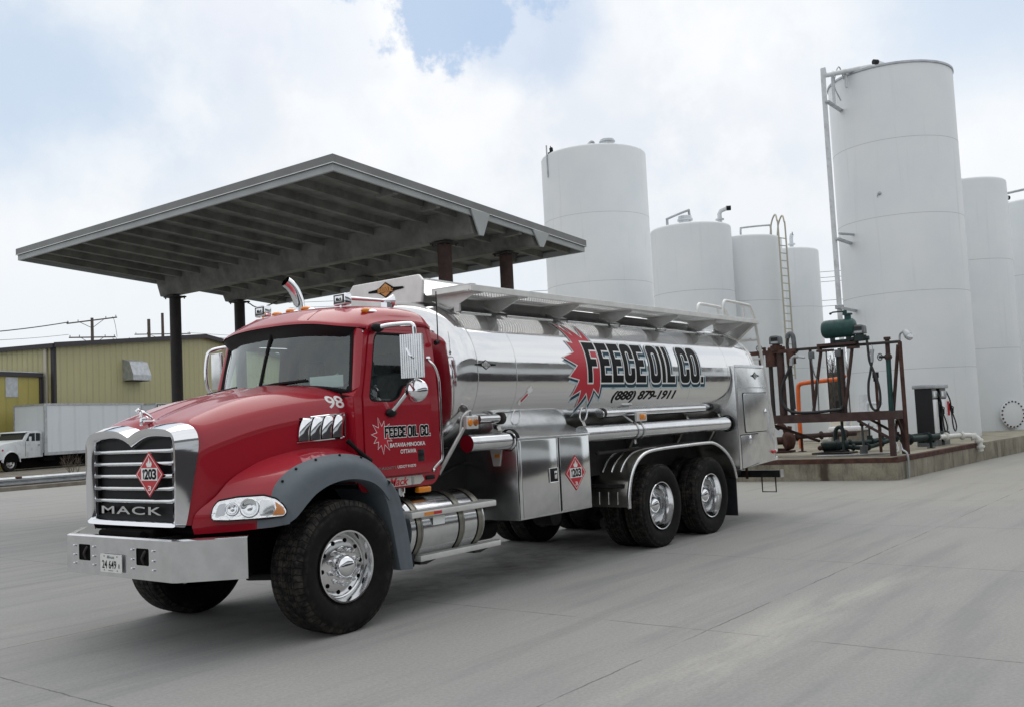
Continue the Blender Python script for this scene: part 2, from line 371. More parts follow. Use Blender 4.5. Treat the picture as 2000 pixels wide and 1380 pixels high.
# ------------------------------------------------------------------ mesh helpers
class MB:
    """collects shapes; build() links them as ONE mesh object"""
    def __init__(s): s.bm = bmesh.new()
    def _face(s, vs, mi=0):
        try: f = s.bm.faces.new(vs); f.material_index = mi; return f
        except ValueError: return None
    def box(s, a, b, mi=0, bev=0., seg=2, mtx=None):
        a, b = V(a), V(b); lo = V((min(a.x,b.x),min(a.y,b.y),min(a.z,b.z))); hi = V((max(a.x,b.x),max(a.y,b.y),max(a.z,b.z)))
        c = [V((x,y,z)) for z in (lo.z,hi.z) for y in (lo.y,hi.y) for x in (lo.x,hi.x)]
        if mtx: c = [mtx @ p for p in c]
        v = [s.bm.verts.new(p) for p in c]
        fs = [s._face([v[i] for i in q], mi) for q in ((0,2,3,1),(4,5,7,6),(0,1,5,4),(2,6,7,3),(0,4,6,2),(1,3,7,5))]
        if bev:
            es = list({e for f in fs for e in f.edges})
            r = bmesh.ops.bevel(s.bm, geom=es, offset=bev, segments=seg, profile=.5, affect='EDGES', clamp_overlap=True)
            for f in r['faces']: f.material_index = mi
        return s
    def prism(s, poly, fn, d0, d1, mi=0, bev=0.):
        """poly of 2-D points; fn(u, v, d) -> 3-D"""
        A = [s.bm.verts.new(fn(p[0], p[1], d0)) for p in poly]; B = [s.bm.verts.new(fn(p[0], p[1], d1)) for p in poly]
        n = len(poly); fs = [s._face(A, mi), s._face(B[::-1], mi)]
        for i in range(n): fs.append(s._face([A[i], B[i], B[(i+1)%n], A[(i+1)%n]], mi))
        if bev:
            es = list({e for f in fs if f for e in f.edges})
            r = bmesh.ops.bevel(s.bm, geom=es, offset=bev, segments=2, profile=.5, affect='EDGES', clamp_overlap=True)
            for f in r['faces']: f.material_index = mi
        return s
    def tube(s, pts, r, seg=10, mi=0, cap=True, radii=None):
        pts = [V(p) for p in pts]; rings = []; up = None
        for i, p in enumerate(pts):
            t = (pts[min(i+1,len(pts)-1)]-pts[max(i-1,0)]).normalized()
            if up is None:
                up = t.orthogonal().normalized()
            else:
                up = (up - t*up.dot(t)); up = up.normalized() if up.length > 1e-6 else t.orthogonal().normalized()
            w = t.cross(up); rr = radii[i] if radii else r
            rings.append([s.bm.verts.new(p + (up*math.cos(2*PI*k/seg)+w*math.sin(2*PI*k/seg))*rr) for k in range(seg)])
        for A, B in zip(rings, rings[1:]):
            for k in range(seg): s._face([A[k], A[(k+1)%seg], B[(k+1)%seg], B[k]], mi)
        if cap: s._face(rings[0][::-1], mi); s._face(rings[-1], mi)
        return s
    def cyl(s, a, b, r, seg=16, mi=0, r2=None):
        return s.tube([a, b], r, seg, mi, True, [r, r if r2 is None else r2])
    def lathe(s, prof, org, axis, seg=32, mi=0, mis=None, close=False):
        """prof: (radius, distance along axis)"""
        org, ax = V(org), V(axis).normalized(); u = ax.orthogonal().normalized(); w = ax.cross(u)
        if abs(ax.z) < .9: u = V((0,0,1)) - ax*ax.z; u.normalize(); w = ax.cross(u)
        rings = []
        for r, h in prof:
            if r < 1e-5: rings.append([s.bm.verts.new(org+ax*h)])
            else: rings.append([s.bm.verts.new(org+ax*h+(u*math.cos(2*PI*k/seg)+w*math.sin(2*PI*k/seg))*r) for k in range(seg)])
        pairs = list(zip(rings, rings[1:]))
        if close: pairs.append((rings[-1], rings[0]))
        for i, (A, B) in enumerate(pairs):
            m_ = mis[i] if mis else mi
            for k in range(seg):
                k2 = (k+1)%seg
                if len(A) == 1 and len(B) == 1: continue
                if len(A) == 1: s._face([A[0], B[k2], B[k]], m_)
                elif len(B) == 1: s._face([A[k], A[k2], B[0]], m_)
                else: s._face([A[k], A[k2], B[k2], B[k]], m_)
        return s
    def grid(s, rows, mi=0, closeu=False):
        G = [[s.bm.verts.new(V(p)) for p in r] for r in rows]
        for A, B in zip(G, G[1:]):
            n = len(A)
            for k in range(n if closeu else n-1): s._face([A[k], A[(k+1)%n], B[(k+1)%n], B[k]], mi)
        return s
    def loft(s, rows, nu=6, nv=6, mi=0):
        """smooth Catmull-Rom surface through control rows"""
        rows = [cr(r, nu) for r in rows]
        cols = [cr([r[i] for r in rows], nv) for i in range(len(rows[0]))]
        return s.grid([[c[j] for c in cols] for j in range(len(cols[0]))], mi)
    def sphere(s, c, r, mi=0, seg=12, sc=(1,1,1)):
        c = V(c); rows = []
        for i in range(seg//2+1):
            th = PI*i/(seg//2)
            rows.append((r*math.sin(th), -r*math.cos(th)))
        b0 = len(s.bm.verts); s.lathe([(a if a > 1e-4 else 0, h) for a, h in rows], (0,0,0), (0,0,1), seg, mi)
        s.bm.verts.ensure_lookup_table()
        for v in s.bm.verts[b0:]: v.co = c + V((v.co.x*sc[0], v.co.y*sc[1], v.co.z*sc[2]))
        return s
    def polymesh(s, polys, fn, mi=0, cutv=None):
        """(verts2d, faces) mapped to space by fn(u, v)"""
        vs, fs = polys; b = bmesh.new(); vv = [b.verts.new((p[0], p[1], 0)) for p in vs]
        for f in fs:
            try: b.faces.new([vv[i] for i in f])
            except ValueError: pass
        if cutv:
            for c in cutv: bmesh.ops.bisect_plane(b, geom=b.verts[:]+b.edges[:]+b.faces[:], plane_co=(0,c,0), plane_no=(0,1,0))
        b.verts.index_update(); N = [s.bm.verts.new(fn(v.co.x, v.co.y)) for v in b.verts]
        for f in b.faces: s._face([N[v.index] for v in f.verts], mi)
        b.free(); return s
    def build(s, name, mats, parent=None, smooth=40, org=None, thick=0., recalc=True):
        if recalc: bmesh.ops.recalc_face_normals(s.bm, faces=s.bm.faces[:])
        o_ = V(org) if org is not None else (V(ORG[parent.name]) if parent is not None and parent.name in ORG else V((0,0,0)))
        if o_.length: bmesh.ops.translate(s.bm, verts=s.bm.verts[:], vec=-o_)
        me = bpy.data.meshes.new(name); s.bm.to_mesh(me); s.bm.free()
        for m in (mats if isinstance(mats, (list, tuple)) else [mats]): me.materials.append(M[m])
        if smooth:
            for p in me.polygons: p.use_smooth = True
            if smooth < 180: me.set_sharp_from_angle(angle=math.radians(smooth))
        ob = bpy.data.objects.new(name, me); COL.objects.link(ob)
        if parent is not None:
            ob.parent = parent
            ORG[ob.name] = tuple(V(ORG.get(parent.name, (0,0,0)))) if org is None else tuple(o_)
            if org is not None: ob.location = o_ - V(ORG.get(parent.name, (0,0,0)))
        else:
            if org is not None: ob.location = o_
            ORG[ob.name] = tuple(o_)
        if thick:
            md = ob.modifiers.new('solid', 'SOLIDIFY'); md.thickness = thick; md.offset = 0
            es = ob.modifiers.new('split', 'EDGE_SPLIT'); es.split_angle = math.radians(35)
        return ob
ORG = {}
def cr(P, n):
    P = [V(p) for p in P]; out = []
    for i in range(len(P)-1):
        p0 = P[i-1] if i > 0 else P[0]*2-P[1]; p1, p2 = P[i], P[i+1]; p3 = P[i+2] if i+2 < len(P) else P[-1]*2-P[-2]
        for k in range(n):
            t = k/n
            out.append(.5*((2*p1)+(p2-p0)*t+(2*p0-5*p1+4*p2-p3)*t*t+(-p0+3*p1-3*p2+p3)*t**3))
    out.append(P[-1]); return out
def thing(name, label, cat, loc=(0,0,0), rz=0., group=None):
    o = bpy.data.objects.new(name, None); COL.objects.link(o); o.empty_display_size = .2
    o.location = loc; o.rotation_euler = (0,0,rz); o['label'] = label; o['category'] = cat
    if group: o['group'] = group
    ORG[o.name] = (0,0,0) if rz else tuple(loc)
    return o
def tag(o, label, cat, group=None, kind=None):
    if label: o['label'] = label
    if cat: o['category'] = cat
    if group: o['group'] = group
    if kind: o['kind'] = kind
    return o
_tc = {}
def text2d(body, w=None, h=None, offset=0., shear=0., spacing=1., res=4):
    """text outline as triangles, fitted to width w and height h, origin lower left"""
    key = (body, w, h, offset, shear, spacing)
    if key in _tc: return _tc[key]
    base = None
    outs = []
    for off in (0., offset):
        cu = bpy.data.curves.new('t', 'FONT'); cu.body = body; cu.size = 1.; cu.offset = off; cu.shear = shear; cu.space_character = spacing; cu.resolution_u = res
        ob = bpy.data.objects.new('t', cu); COL.objects.link(ob)
        me = bpy.data.meshes.new_from_object(ob.evaluated_get(bpy.context.evaluated_depsgraph_get()))
        outs.append(([(v.co.x, v.co.y) for v in me.vertices], [tuple(p.vertices) for p in me.polygons]))
        bpy.data.objects.remove(ob); bpy.data.curves.remove(cu); bpy.data.meshes.remove(me)
        if off == offset: break
    bx = [p[0] for p in outs[0][0]]; by = [p[1] for p in outs[0][0]]
    x0, x1, y0, y1 = min(bx), max(bx), min(by), max(by)
    sx = (w/(x1-x0)) if w else (h/(y1-y0)); sy = (h/(y1-y0)) if h else sx
    vs = [((p[0]-x0)*sx, (p[1]-y0)*sy) for p in outs[-1][0]]
    _tc[key] = (vs, outs[-1][1]); return _tc[key]
def ngon(pts): return (pts, [tuple(range(len(pts)))])
def grow(pts, d):
    """offset a closed outline outwards by d (mitred, limited)"""
    n = len(pts); area = sum(pts[i][0]*pts[(i+1)%n][1]-pts[(i+1)%n][0]*pts[i][1] for i in range(n)); sg = 1 if area > 0 else -1
    out = []
    for i in range(n):
        a, b, c = V(pts[i-1]), V(pts[i]), V(pts[(i+1)%n])
        n1 = V(((b-a).y, -(b-a).x)).normalized()*sg; n2 = V(((c-b).y, -(c-b).x)).normalized()*sg
        m = (n1+n2); l = m.length
        m = m/l if l > 1e-6 else n1
        k = min(2.2, 1/max(.2, m.dot(n1))); q = b+m*d*k; out.append((q.x, q.y))
    return out
def tri_fill(pts):
    """triangulate a concave outline"""
    return holed(pts, [])
def holed(outer, holes):
    """flat region with holes as triangles"""
    cu = bpy.data.curves.new('h', 'CURVE'); cu.dimensions = '2D'; cu.fill_mode = 'BOTH'
    for pl in [outer]+holes:
        sp = cu.splines.new('POLY'); sp.points.add(len(pl)-1); sp.use_cyclic_u = True
        for q, p in zip(sp.points, pl): q.co = (p[0], p[1], 0, 1)
    ob = bpy.data.objects.new('h', cu); COL.objects.link(ob)
    me = bpy.data.meshes.new_from_object(ob.evaluated_get(bpy.context.evaluated_depsgraph_get()))
    r = ([(v.co.x, v.co.y) for v in me.vertices], [tuple(p.vertices) for p in me.polygons])
    bpy.data.objects.remove(ob); bpy.data.curves.remove(cu); bpy.data.meshes.remove(me); return r
def rpoly(pts, r, n=4):
    """round the corners of a polygon"""
    out = []; N = len(pts)
    for i in range(N):
        a, b, c = V(pts[i-1]), V(pts[i]), V(pts[(i+1)%N])
        rr = r[i] if isinstance(r, (list, tuple)) else r
        d1 = (a-b); d2 = (c-b); k = min(rr, d1.length*.45, d2.length*.45); p = b+d1.normalized()*k; q = b+d2.normalized()*k
        if k < 1e-5: out.append((b.x, b.y)); continue
        for j in range(n+1):
            t = j/n; w = p*(1-t)**2+b*2*t*(1-t)+q*t*t; out.append((w.x, w.y))
    return out
def circ(cx, cy, r, n=20, a0=0.): return [(cx+r*math.cos(a0+2*PI*i/n), cy+r*math.sin(a0+2*PI*i/n)) for i in range(n)]
def block_glyph(ch, w, sx, sy):
    """heavy condensed capitals in a cell w wide and 1 high: (outline, holes)"""
    ro, ri = min(w*.5, .2), max(.004, (w-2*sx)*.5)
    if ch == 'F': return [(0,0),(sx,0),(sx,.40),(w*.84,.40),(w*.84,.40+sy),(sx,.40+sy),(sx,1-sy),(w,1-sy),(w,1),(0,1)], []
    if ch == 'E': return [(0,0),(w,0),(w,sy),(sx,sy),(sx,.42),(w*.88,.42),(w*.88,.42+sy),(sx,.42+sy),(sx,1-sy),(w,1-sy),(w,1),(0,1)], []
    if ch == 'L': return [(0,0),(w*.92,0),(w*.92,sy),(sx,sy),(sx,1),(0,1)], []
    if ch == 'I': return [(0,0),(sx,0),(sx,1),(0,1)], []
    if ch == '.': return [(0,0),(sx*.8,0),(sx*.8,.17),(0,.17)], []
    o = rpoly([(w,1.01),(0,1.01),(0,-.01),(w,-.01)], ro, 5)
    if ch == 'O': return o, [rpoly([(w-sx,1-sy),(sx,1-sy),(sx,sy),(w-sx,sy)], ri, 5)]
    if ch == 'C': return rpoly([(w,.62),(w,1.01),(0,1.01),(0,-.01),(w,-.01),(w,.38),(w-sx,.38),(w-sx,sy),(sx,sy),(sx,1-sy),(w-sx,1-sy),(w-sx,.62)], [0,ro,ro,ro,ro,0,0,ri,ri,ri,ri,0], 5), []
def block_text(cells, h, grow_by=0., wfac=.225, sxf=.085, sy=.185):
    """cells: (char, x, width) in metres; returns a list of (verts, faces)"""
    out = []
    for ch, x, w in cells:
        o, hs = block_glyph(ch, w/h, sxf/h, sy)
        o = [(x+a*h, b*h) for a, b in o]; hs = [[(x+a*h, b*h) for a, b in q] for q in hs]
        if grow_by: o = grow(o, grow_by); hs = [grow(q, -grow_by) for q in hs]
        hs = [q for q in hs if max(p[0] for p in q)-min(p[0] for p in q) > .006]
        out.append(holed(o, hs))
    return out
def cell_text(body, w, h, offset=.03, gap=.12):
    """digits fitted one by one into narrow cells; returns one (verts, faces)"""
    ws = [.55 if c == '1' else 1. for c in body]; tot = sum(ws)+gap*(len(body)-1); k = w/tot; x = 0; V_, F_ = [], []
    for c, cw in zip(body, ws):
        vs, fs = text2d(c, cw*k, h, offset) if c != '1' else holed([(a*cw*k*1.25, b*h) for a, b in ((.40,0),(.72,0),(.72,1),(.47,1),(.12,.82),(.12,.66),(.40,.76))], []); n0 = len(V_); V_ += [(x+p[0], p[1]) for p in vs]; F_ += [tuple(i+n0 for i in f) for f in fs]; x += (cw+gap)*k
    return (V_, F_)
def lerp(a, b, t): return a+(b-a)*t

# ================================================================== THE SETTING
g = MB(); g.grid([[(-1500,-1500,0),(1500,-1500,0)],[(-1500,1500,0),(1500,1500,0)]])
tag(g.build('ground', 'concrete_yard', smooth=0), None, None, kind='structure')
# gravel verge beyond the kerb
def mat_verge():
    m = bpy.data.materials.new('verge'); m.use_nodes = True; n = NT(m.node_tree); p = n.n['Principled BSDF']
    co = n.node('ShaderNodeTexCoord').outputs['Object']
    f = n.noise(co, 1.3, 7, .7)[0]; h = n.noise(co, 14., 4, .7)[0]
    col = n.mix(n.smooth(f, .35, .65), (.10,.085,.06,1), (.22,.205,.17,1)); col = n.mix(n.smooth(h, .35, .7), n.mix(.5, col, (.03,.03,.025,1)), col)
    n.link(col, p.inputs['Base Color']); p.inputs['Roughness'].default_value = 1.
    M['verge'] = m
mat_verge()
g = MB(); g.box((-120,28.45,-.2),(140,140,.012)); tag(g.build('verge_ground', 'verge', smooth=0), None, None, kind='structure')
g = MB(); g.box((-60,28.1,-.2),(60,28.45,.15), bev=.02); tag(g.build('kerb', 'kerb_conc', smooth=0), None, None, kind='structure')

# ---------------------------------------------------------------- loading platform
t = thing('loading_platform', 'raised concrete loading platform with a rust brown steel edge and stained walls', 'platform', (15.75,-1.05,0))
g = MB(); outl = [(15.72,-1.08),(22.2,-1.38),(27.,-1.72),(60,-3.3),(60,30),(15.25,30),(15.3,2.4)]
g.prism(outl, lambda u,v,d: V((u,v,d)), -.1, .47); g.build('concrete_slab', 'platform_concrete', t, smooth=0)
g = MB()
def edge(a, b, mi=0):
    a, b = V(a), V(b); d = (b-a).normalized(); n_ = V((-d.y, d.x))
    g.prism([tuple(a), tuple(b), tuple(b+n_*.16), tuple(a+n_*.16)], lambda u,v,d_: V((u,v,d_)), .375, .476)
edge((15.245,20.),(15.294,2.4)); edge((15.294,2.4),(15.714,-1.09)); edge((15.706,-1.088),(22.2,-1.388))
g.build('steel_edge', 'steel_rust', t, smooth=0)

# ---------------------------------------------------------------- storage tanks
def storage_tank(c, R, z, z0, label, seams, group='white vertical fuel storage tanks', flip=1.):
    t = thing('storage_tank', label, 'storage tank', (c[0],c[1],z0), group=group)
    g = MB(); prof = [(R,z0),(R,z-.10),(R-.01,z-.05),(R-.05,z-.012),(R-.14,z+.01),(R*.5,z+.10),(0,z+.16)]
    g.lathe(prof, (c[0],c[1],0), (0,0,1), 96); g.build('shell', 'tank_white', t, smooth=50)
    for s in seams:
        g = MB(); g.lathe([(R+.0005,s-.006),(R+.003,s-.003),(R+.003,s+.003),(R+.0005,s+.006)], (c[0],c[1],0), (0,0,1), 96); g.build('weld_seam', 'seam_grey', t)
    return t
def hatch(t, p, r=.28, h=.32):
    g = MB(); g.lathe([(r*.8,-.3),(r*.8,h*.55),(r,h*.55),(r,h*.72),(r*.86,h*.72),(r*.86,h),(0,h+.03)], p, (0,0,1), 20); g.build('roof_hatch', 'truck_white', t)
def vent(t, p, h=.55, d=(.26,-.2,0), m='truck_white'):
    p = V(p); d = V(d); g = MB(); g.tube([p-V((0,0,.4)), p+V((0,0,h*.7)), p+V((0,0,h*.86))+d*.15, p+V((0,0,h))+d*.9], .075, 10)
    g.cyl(p+V((0,0,h*.35)), p+V((0,0,h*.42)), .15, 12); g.build('vent_pipe', m, t)
    g = MB(); q = p+V((0,0,h))+d*.9; g.cyl(q-d*.1, q+d*.42, .085, 12); g.build('vent_cap', 'black_plastic', t)
big = (26.83,1.53)
t = storage_tank(big, 1.9, 12.06, .47, 'tallest white storage tank in front with a riser pipe up its left side', [9.70,7.33,4.96,2.6])
g = MB(); g.lathe([(1.9,11.99),(1.93,12.0),(1.93,12.06),(1.88,12.07)], (big[0],big[1],0), (0,0,1), 96); g.build('rim', 'galv', t)
g = MB(); g.tube(cr([(24.09,2.74,.9),(24.09,2.74,6),(24.09,2.735,11.65),(24.16,2.70,11.86),(24.35,2.60,11.93),(25.0,2.18,12.12),(25.58,1.80,12.28),(25.68,1.70,12.26),(25.70,1.66,12.0)],4), .075, 12)
g.build('riser_pipe', 'truck_white', t)
g = MB(); g.tube(cr([(24.62,2.62,11.0),(24.62,2.62,11.98),(24.7,2.58,12.06),(24.92,2.36,12.06),(24.97,2.32,11.9),(24.97,2.32,11.6)],4), .05, 10); g.build('branch_pipe', 'truck_white', t)
for z in (11.0,6.7,4.55):
    g = MB(); g.box((24.0,2.58,z-.03),(25.4,2.70,z+.03)); g.build('pipe_bracket', 'galv', t)
for z in (5.5,):
    g = MB(); g.lathe([(.0,-.05),(.13,-.05),(.13,.05),(0,.05)], (24.09,2.74,z-.9), (0,0,1), 14); g.build('pipe_flange', 'galv', t)
g = MB(); g.tube([(25.2,2.5,6.95),(24.6,2.75,6.95)], .04, 8); g.build('stub', 'galv', t)
g = MB(); g.tube(cr([(24.9,2.5,11.2),(24.72,2.62,11.7),(24.9,2.5,12.3),(25.05,2.4,11.9)],4), .02, 8); g.build('cable_loop', 'galv', t)
vent(t, (26.25,1.48,12.1), .42, (-.24,.18,0))
g = MB(); g.cyl((25.05,1.62,7.98),(24.95,1.56,7.98), .07, 10); g.sphere((24.93,1.54,8.05), .06); g.build('gauge_float', 'galv', t)

t = storage_tank((28.03,13.79), 2.15, 12.28, .47, 'tall white storage tank standing alone behind the canopy corner', [9.55,6.85,4.1])
hatch(t, (26.94,12.41,12.28), .32, .22); vent(t, (26.2,14.6,12.15), .34, (-.02,.02,0), 'black_plastic')
g = MB(); g.tube(cr([(26.3,12.95,12.2),(26.5,12.92,12.42),(26.66,12.9,12.45),(26.75,12.9,12.3)],4), .06, 10); g.build('roof_handle', 'galv', t)
g = MB(); g.tube([(26.08,14.75,11.3),(26.08,14.75,12.6)], .03, 8); g.build('rod', 'galv', t)

t = storage_tank((25.22,8.17), 1.4, 8.04, .47, 'shorter white tank next to the lone tall tank with a bent roof pipe', [5.7,3.3])
g = MB(); g.tube(cr([(24.29,8.56,7.9),(24.29,8.56,8.28),(24.36,8.53,8.36),(25.15,8.24,8.68),(25.26,8.2,8.66),(25.28,8.18,8.0)],4), .045, 10); g.build('roof_pipe', 'galv', t)
hatch(t, (25.2,8.34,8.15), .27, .36); vent(t, (25.72,7.26,8.05), .62, (.16,-.26,0))

t = storage_tank((28.02,7.53), 1.45, 7.83, .47, 'shorter white tank with a ladder down its right side', [5.45,3.1])
hatch(t, (27.91,8.1,7.95), .22, .36)
g = MB(); g.tube(cr([(27.38,7.24,7.7),(27.38,7.24,8.14),(27.44,7.15,8.2),(27.75,6.35,8.2),(27.79,6.27,8.14),(27.79,6.27,7.7)],4), .035, 10); g.build('roof_rail', 'galv', t)
g = MB()
for dx, dy in ((0,0),(.40,-.10)):
    g.tube(cr([(27.75+dx,6.3+dy,7.7),(27.72+dx,6.2+dy,8.25),(27.55+dx,5.98+dy,8.5),(27.35+dx,5.84+dy,8.25),(27.33+dx,5.80+dy,7.6),(27.33+dx,5.80+dy,2.6)],5), .03, 8)
for k in range(19): g.tube([(27.33,5.80,2.75+.27*k),(27.73,5.70,2.75+.27*k)], .018, 6)
g.build('ladder', 'cream', t)
t = storage_tank((32.21,7.64), 1.4, 7.86, .47, 'shorter white tank farthest back, to the right of the ladder', [5.5,3.1])
vent(t, (32.33,7.28,7.9), .68, (.02,-.05,0)); hatch(t, (32.0,8.0,7.95), .16, .2)
t = storage_tank((32.09,.67), 1.4, 9.3, .47, 'white tank half hidden behind the tallest one, with a round bolted manway', [6.4,3.3])
g = MB(); mc = V((31.02,-.40,.90)); mc = V((32.09,.67,1.02))+V((-.62,-.785,0)).normalized()*1.41
ax = V((-.62,-.785,0)).normalized()
g.lathe([(.40,-.1),(.40,.05),(.47,.05),(.47,.10),(.40,.115),(0,.13)], mc, ax, 32); mw = g.build('manway', 'tank_white', t)
s_ = V((ax.y,-ax.x,0))
for k in range(20):
    a = 2*PI*k/20; q = mc+ax*.10+(s_*math.cos(a)+V((0,0,1))*math.sin(a))*.435; g = MB(); g.cyl(q, q+ax*.035, .03, 6); g.build('bolt', 'steel_rust', mw)
t = storage_tank((36.9,-.75), 1.4, 9.1, .47, 'white tank cut off by the right edge of the photo, farthest right', [6.2])
vent(t, (36.4,.1,9.1), .3, (.1,-.1,0)); g = MB(); g.tube([(36.6,1.6,9.5),(35.6,-1.4,9.5)], .05, 8); g.build('roof_pipe', 'galv', t)

# ---------------------------------------------------------------- canopy
t = thing('fuel_canopy', 'large flat concrete canopy on rusty steel columns behind the truck cab', 'canopy', (8.9,8.7,0))
X0, X1, Y0, Y1 = 4.47, 11.5, 3.7, 13.86
ztop = lambda x: lerp(5.88, 5.35, (x-X0)/(X1-X0))
def slab(g, x0, x1, y0, y1, a, b, mi=0):
    v = [g.bm.verts.new((x,y,ztop(x)+h)) for h in (a,b) for (x,y) in ((x0,y0),(x1,y0),(x1,y1),(x0,y1))]
    for q in ((3,2,1,0),(4,5,6,7),(0,1,5,4),(1,2,6,5),(2,3,7,6),(3,0,4,7)): g._face([v[i] for i in q], mi)
g = MB(); slab(g, X0+.06, X1-.06, Y0+.06, Y1-.06, -.10, -.015); g.build('roof_slab', 'deck_conc', t, smooth=0)
g = MB()
for (a,b,c,d) in ((X0,X1,Y0,Y0+.05),(X0,X1,Y1-.05,Y1),(X0,X0+.05,Y0+.05,Y1-.05),(X1-.05,X1,Y0+.05,Y1-.05)):
    slab(g, a, b, c, d, -.135, 0.)
g.build('roof_edge', 'fascia', t, smooth=0)
g = MB()
for (a,b,c,d) in ((X0+.03,X1-.03,Y0+.03,Y0+.07),(X0+.03,X1-.03,Y1-.07,Y1-.03),(X0+.03,X0+.07,Y0+.07,Y1-.07),(X1-.07,X1-.03,Y0+.07,Y1-.07)):
    slab(g, a, b, c, d, -.25, -.139)
g.build('fascia_board', 'fascia_light', t, smooth=0)
g = MB()
for (a,b,c,d) in ((X0-.008,X1+.008,Y0-.008,Y0),(X0-.008,X0,Y0,Y1),(X1,X1+.008,Y0,Y1)): slab(g, a, b, c, d, -.142, -.130)
g.build('drip_edge', 'fascia_line', t, smooth=0)
for k in range(14):
    y = Y0+.42+k*.715
    g = MB()
    sec = [(y-.06,-.10),(y+.06,-.10),(y+.045,-.33),(y-.045,-.33)]
    A = [g.bm.verts.new((X0+.08,p,ztop(X0+.08)+max(h,-.235))) for p,h in sec]; B = [g.bm.verts.new((X1-.08,p,ztop(X1-.08)+max(h,-.235))) for p,h in sec]
    g._face(A); g._face(B[::-1])
    for i in range(4): g._face([A[i],B[i],B[(i+1)%4],A[(i+1)%4]])
    g.build('joist', 'deck_conc', t, smooth=0)
for xg in (8.0,9.87):
    zt = ztop(xg)-.08; g = MB()
    g.prism([(-.27,zt),(.27,zt),(.13,5.06),(-.13,5.06)], lambda u,v,d: V((xg+u,d,v)), Y0+.09, Y1-.12, bev=.012); g.build('girder', 'deck_conc', t, smooth=0)
    g = MB(); g.prism([(-.27,ztop(xg)-.13),(.27,ztop(xg)-.15),(.06,5.03),(-.06,5.03)], lambda u,v,d: V((xg+u,d,v)), Y0-.012, Y0+.015); g.build('girder_end_plate', 'fascia_light', t, smooth=0)
    for yc in (4.60,13.32):
        g = MB(); g.cyl((xg,yc,0),(xg,yc,4.99), .135, 20); c = g.build('column', 'steel_brown' if yc < 6 else 'steel_dark', t)
        g = MB(); g.box((xg-.19,yc-.19,5.0),(xg+.19,yc+.19,5.03)); g.build('cap_plate', 'steel_dark', c, smooth=0); g = MB(); g.box((xg-.2,yc-.2,0),(xg+.2,yc+.2,.03)); g.build('base_plate', 'steel_rust', c, smooth=0)
        for sx in (-.155,.155):
            for sy in (-.155,.155): g = MB(); g.cyl((xg+sx,yc+sy,4.965),(xg+sx,yc+sy,5.04), .018, 6); g.build('bolt', 'steel_dark', c)
for xx, yy in ((5.9,Y0+.08),(6.95,Y0+.08),(9.3,Y0+.08)):
    g = MB(); z = ztop(xx)-.13; g.box((xx-.05,yy,z-.16),(xx+.05,yy+.4,z)); g.build('bridging', 'deck_conc', t, smooth=0)
g = MB(); g.box((9.62,8.45,4.78),(10.05,8.8,5.04), bev=.015); g.build('junction_box', 'deck_conc', t)
g = MB(); g.tube(cr([(9.6,12.6,4.9),(9.75,12.45,4.78),(9.95,12.1,4.84),(10.1,11.7,5.05)],5), .014, 6); g.build('cable', 'wire', t)

# ---------------------------------------------------------------- steel warehouse
cn, dm, dl = V((27.7,57.7,0)), V((.945,.327,0)), V((-.327,.945,0))
wp = lambda s, q, z: cn+dm*s+dl*q+V((0,0,z))
t = thing('warehouse', 'olive yellow metal warehouse with a low gable and dark roof trim', 'warehouse', tuple(cn))
g = MB(); g._face([g.bm.verts.new(p) for p in (wp(0,0,-1),wp(33,0,-1),wp(33,0,8.15),wp(16.4,0,9.78),wp(0,0,8.15))]); g.build('gable_wall', 'siding_olive', t, smooth=0)
g = MB(); g._face([g.bm.verts.new(p) for p in (wp(0,0,-1),wp(0,40,-1),wp(0,40,8.15),wp(0,0,8.15))]); g._face([g.bm.verts.new(p) for p in (wp(33,0,-1),wp(33,40,-1),wp(33,40,8.15),wp(33,0,8.15))]); g.build('side_wall', 'siding_side', t, smooth=0)
g = MB()
for a, b in (((-.25,8.12),(16.4,9.82)),((16.4,9.82),(33.25,8.12))):
    v = [g.bm.verts.new(p) for p in (wp(a[0],-.3,a[1]),wp(b[0],-.3,b[1]),wp(b[0],40,b[1]),wp(a[0],40,a[1]),wp(a[0],-.3,a[1]+.16),wp(b[0],-.3,b[1]+.16),wp(b[0],40,b[1]+.16),wp(a[0],40,a[1]+.16))]
    for q in ((3,2,1,0),(4,5,6,7),(0,1,5,4),(1,2,6,5),(2,3,7,6),(3,0,4,7)): g._face([v[i] for i in q])
g.build('roof', 'galv', t, smooth=0)
def wbox(g, s0, s1, q0, q1, z0, z1, mi=0):
    v = [g.bm.verts.new(wp(s,q,z)) for z in (z0,z1) for s,q in ((s0,q0),(s1,q0),(s1,q1),(s0,q1))]
    for f in ((3,2,1,0),(4,5,6,7),(0,1,5,4),(1,2,6,5),(2,3,7,6),(3,0,4,7)): g._face([v[i] for i in f], mi)
g = MB()
for a, b in (((-.28,8.02),(16.4,9.70)),((16.4,9.70),(33.3,8.02))):
    v = [g.bm.verts.new(wp(s,q,z)) for s,z in (a,(a[0],a[1]+.34),(b[0],b[1]+.34),b) for q in (-.42,-.31)]
    for f in ((0,2,4,6),(1,7,5,3),(0,1,3,2),(2,3,5,4),(4,5,7,6),(6,7,1,0)): g._face([v[i] for i in f])
wbox(g, -.40, -.27, -.3, 40, 8.0, 8.3)
g.build('eave_trim', 'trim_brown', t, smooth=0)
g = MB(); wbox(g, .02, .20, -.06, -.004, -1, 8.1); wbox(g, -.06, -.004, -.06, .2, -1, 8.1); g.build('corner_trim', 'trim_brown', t, smooth=0)
g = MB(); wbox(g, -.16, -.02, .5, .72, -1, 8.0); g.build('downspout', 'cream', t, smooth=0)
g = MB()
pr = [(0,5.95),(-.95,5.95),(-.95,6.35),(-.62,7.35),(0,7.55)]
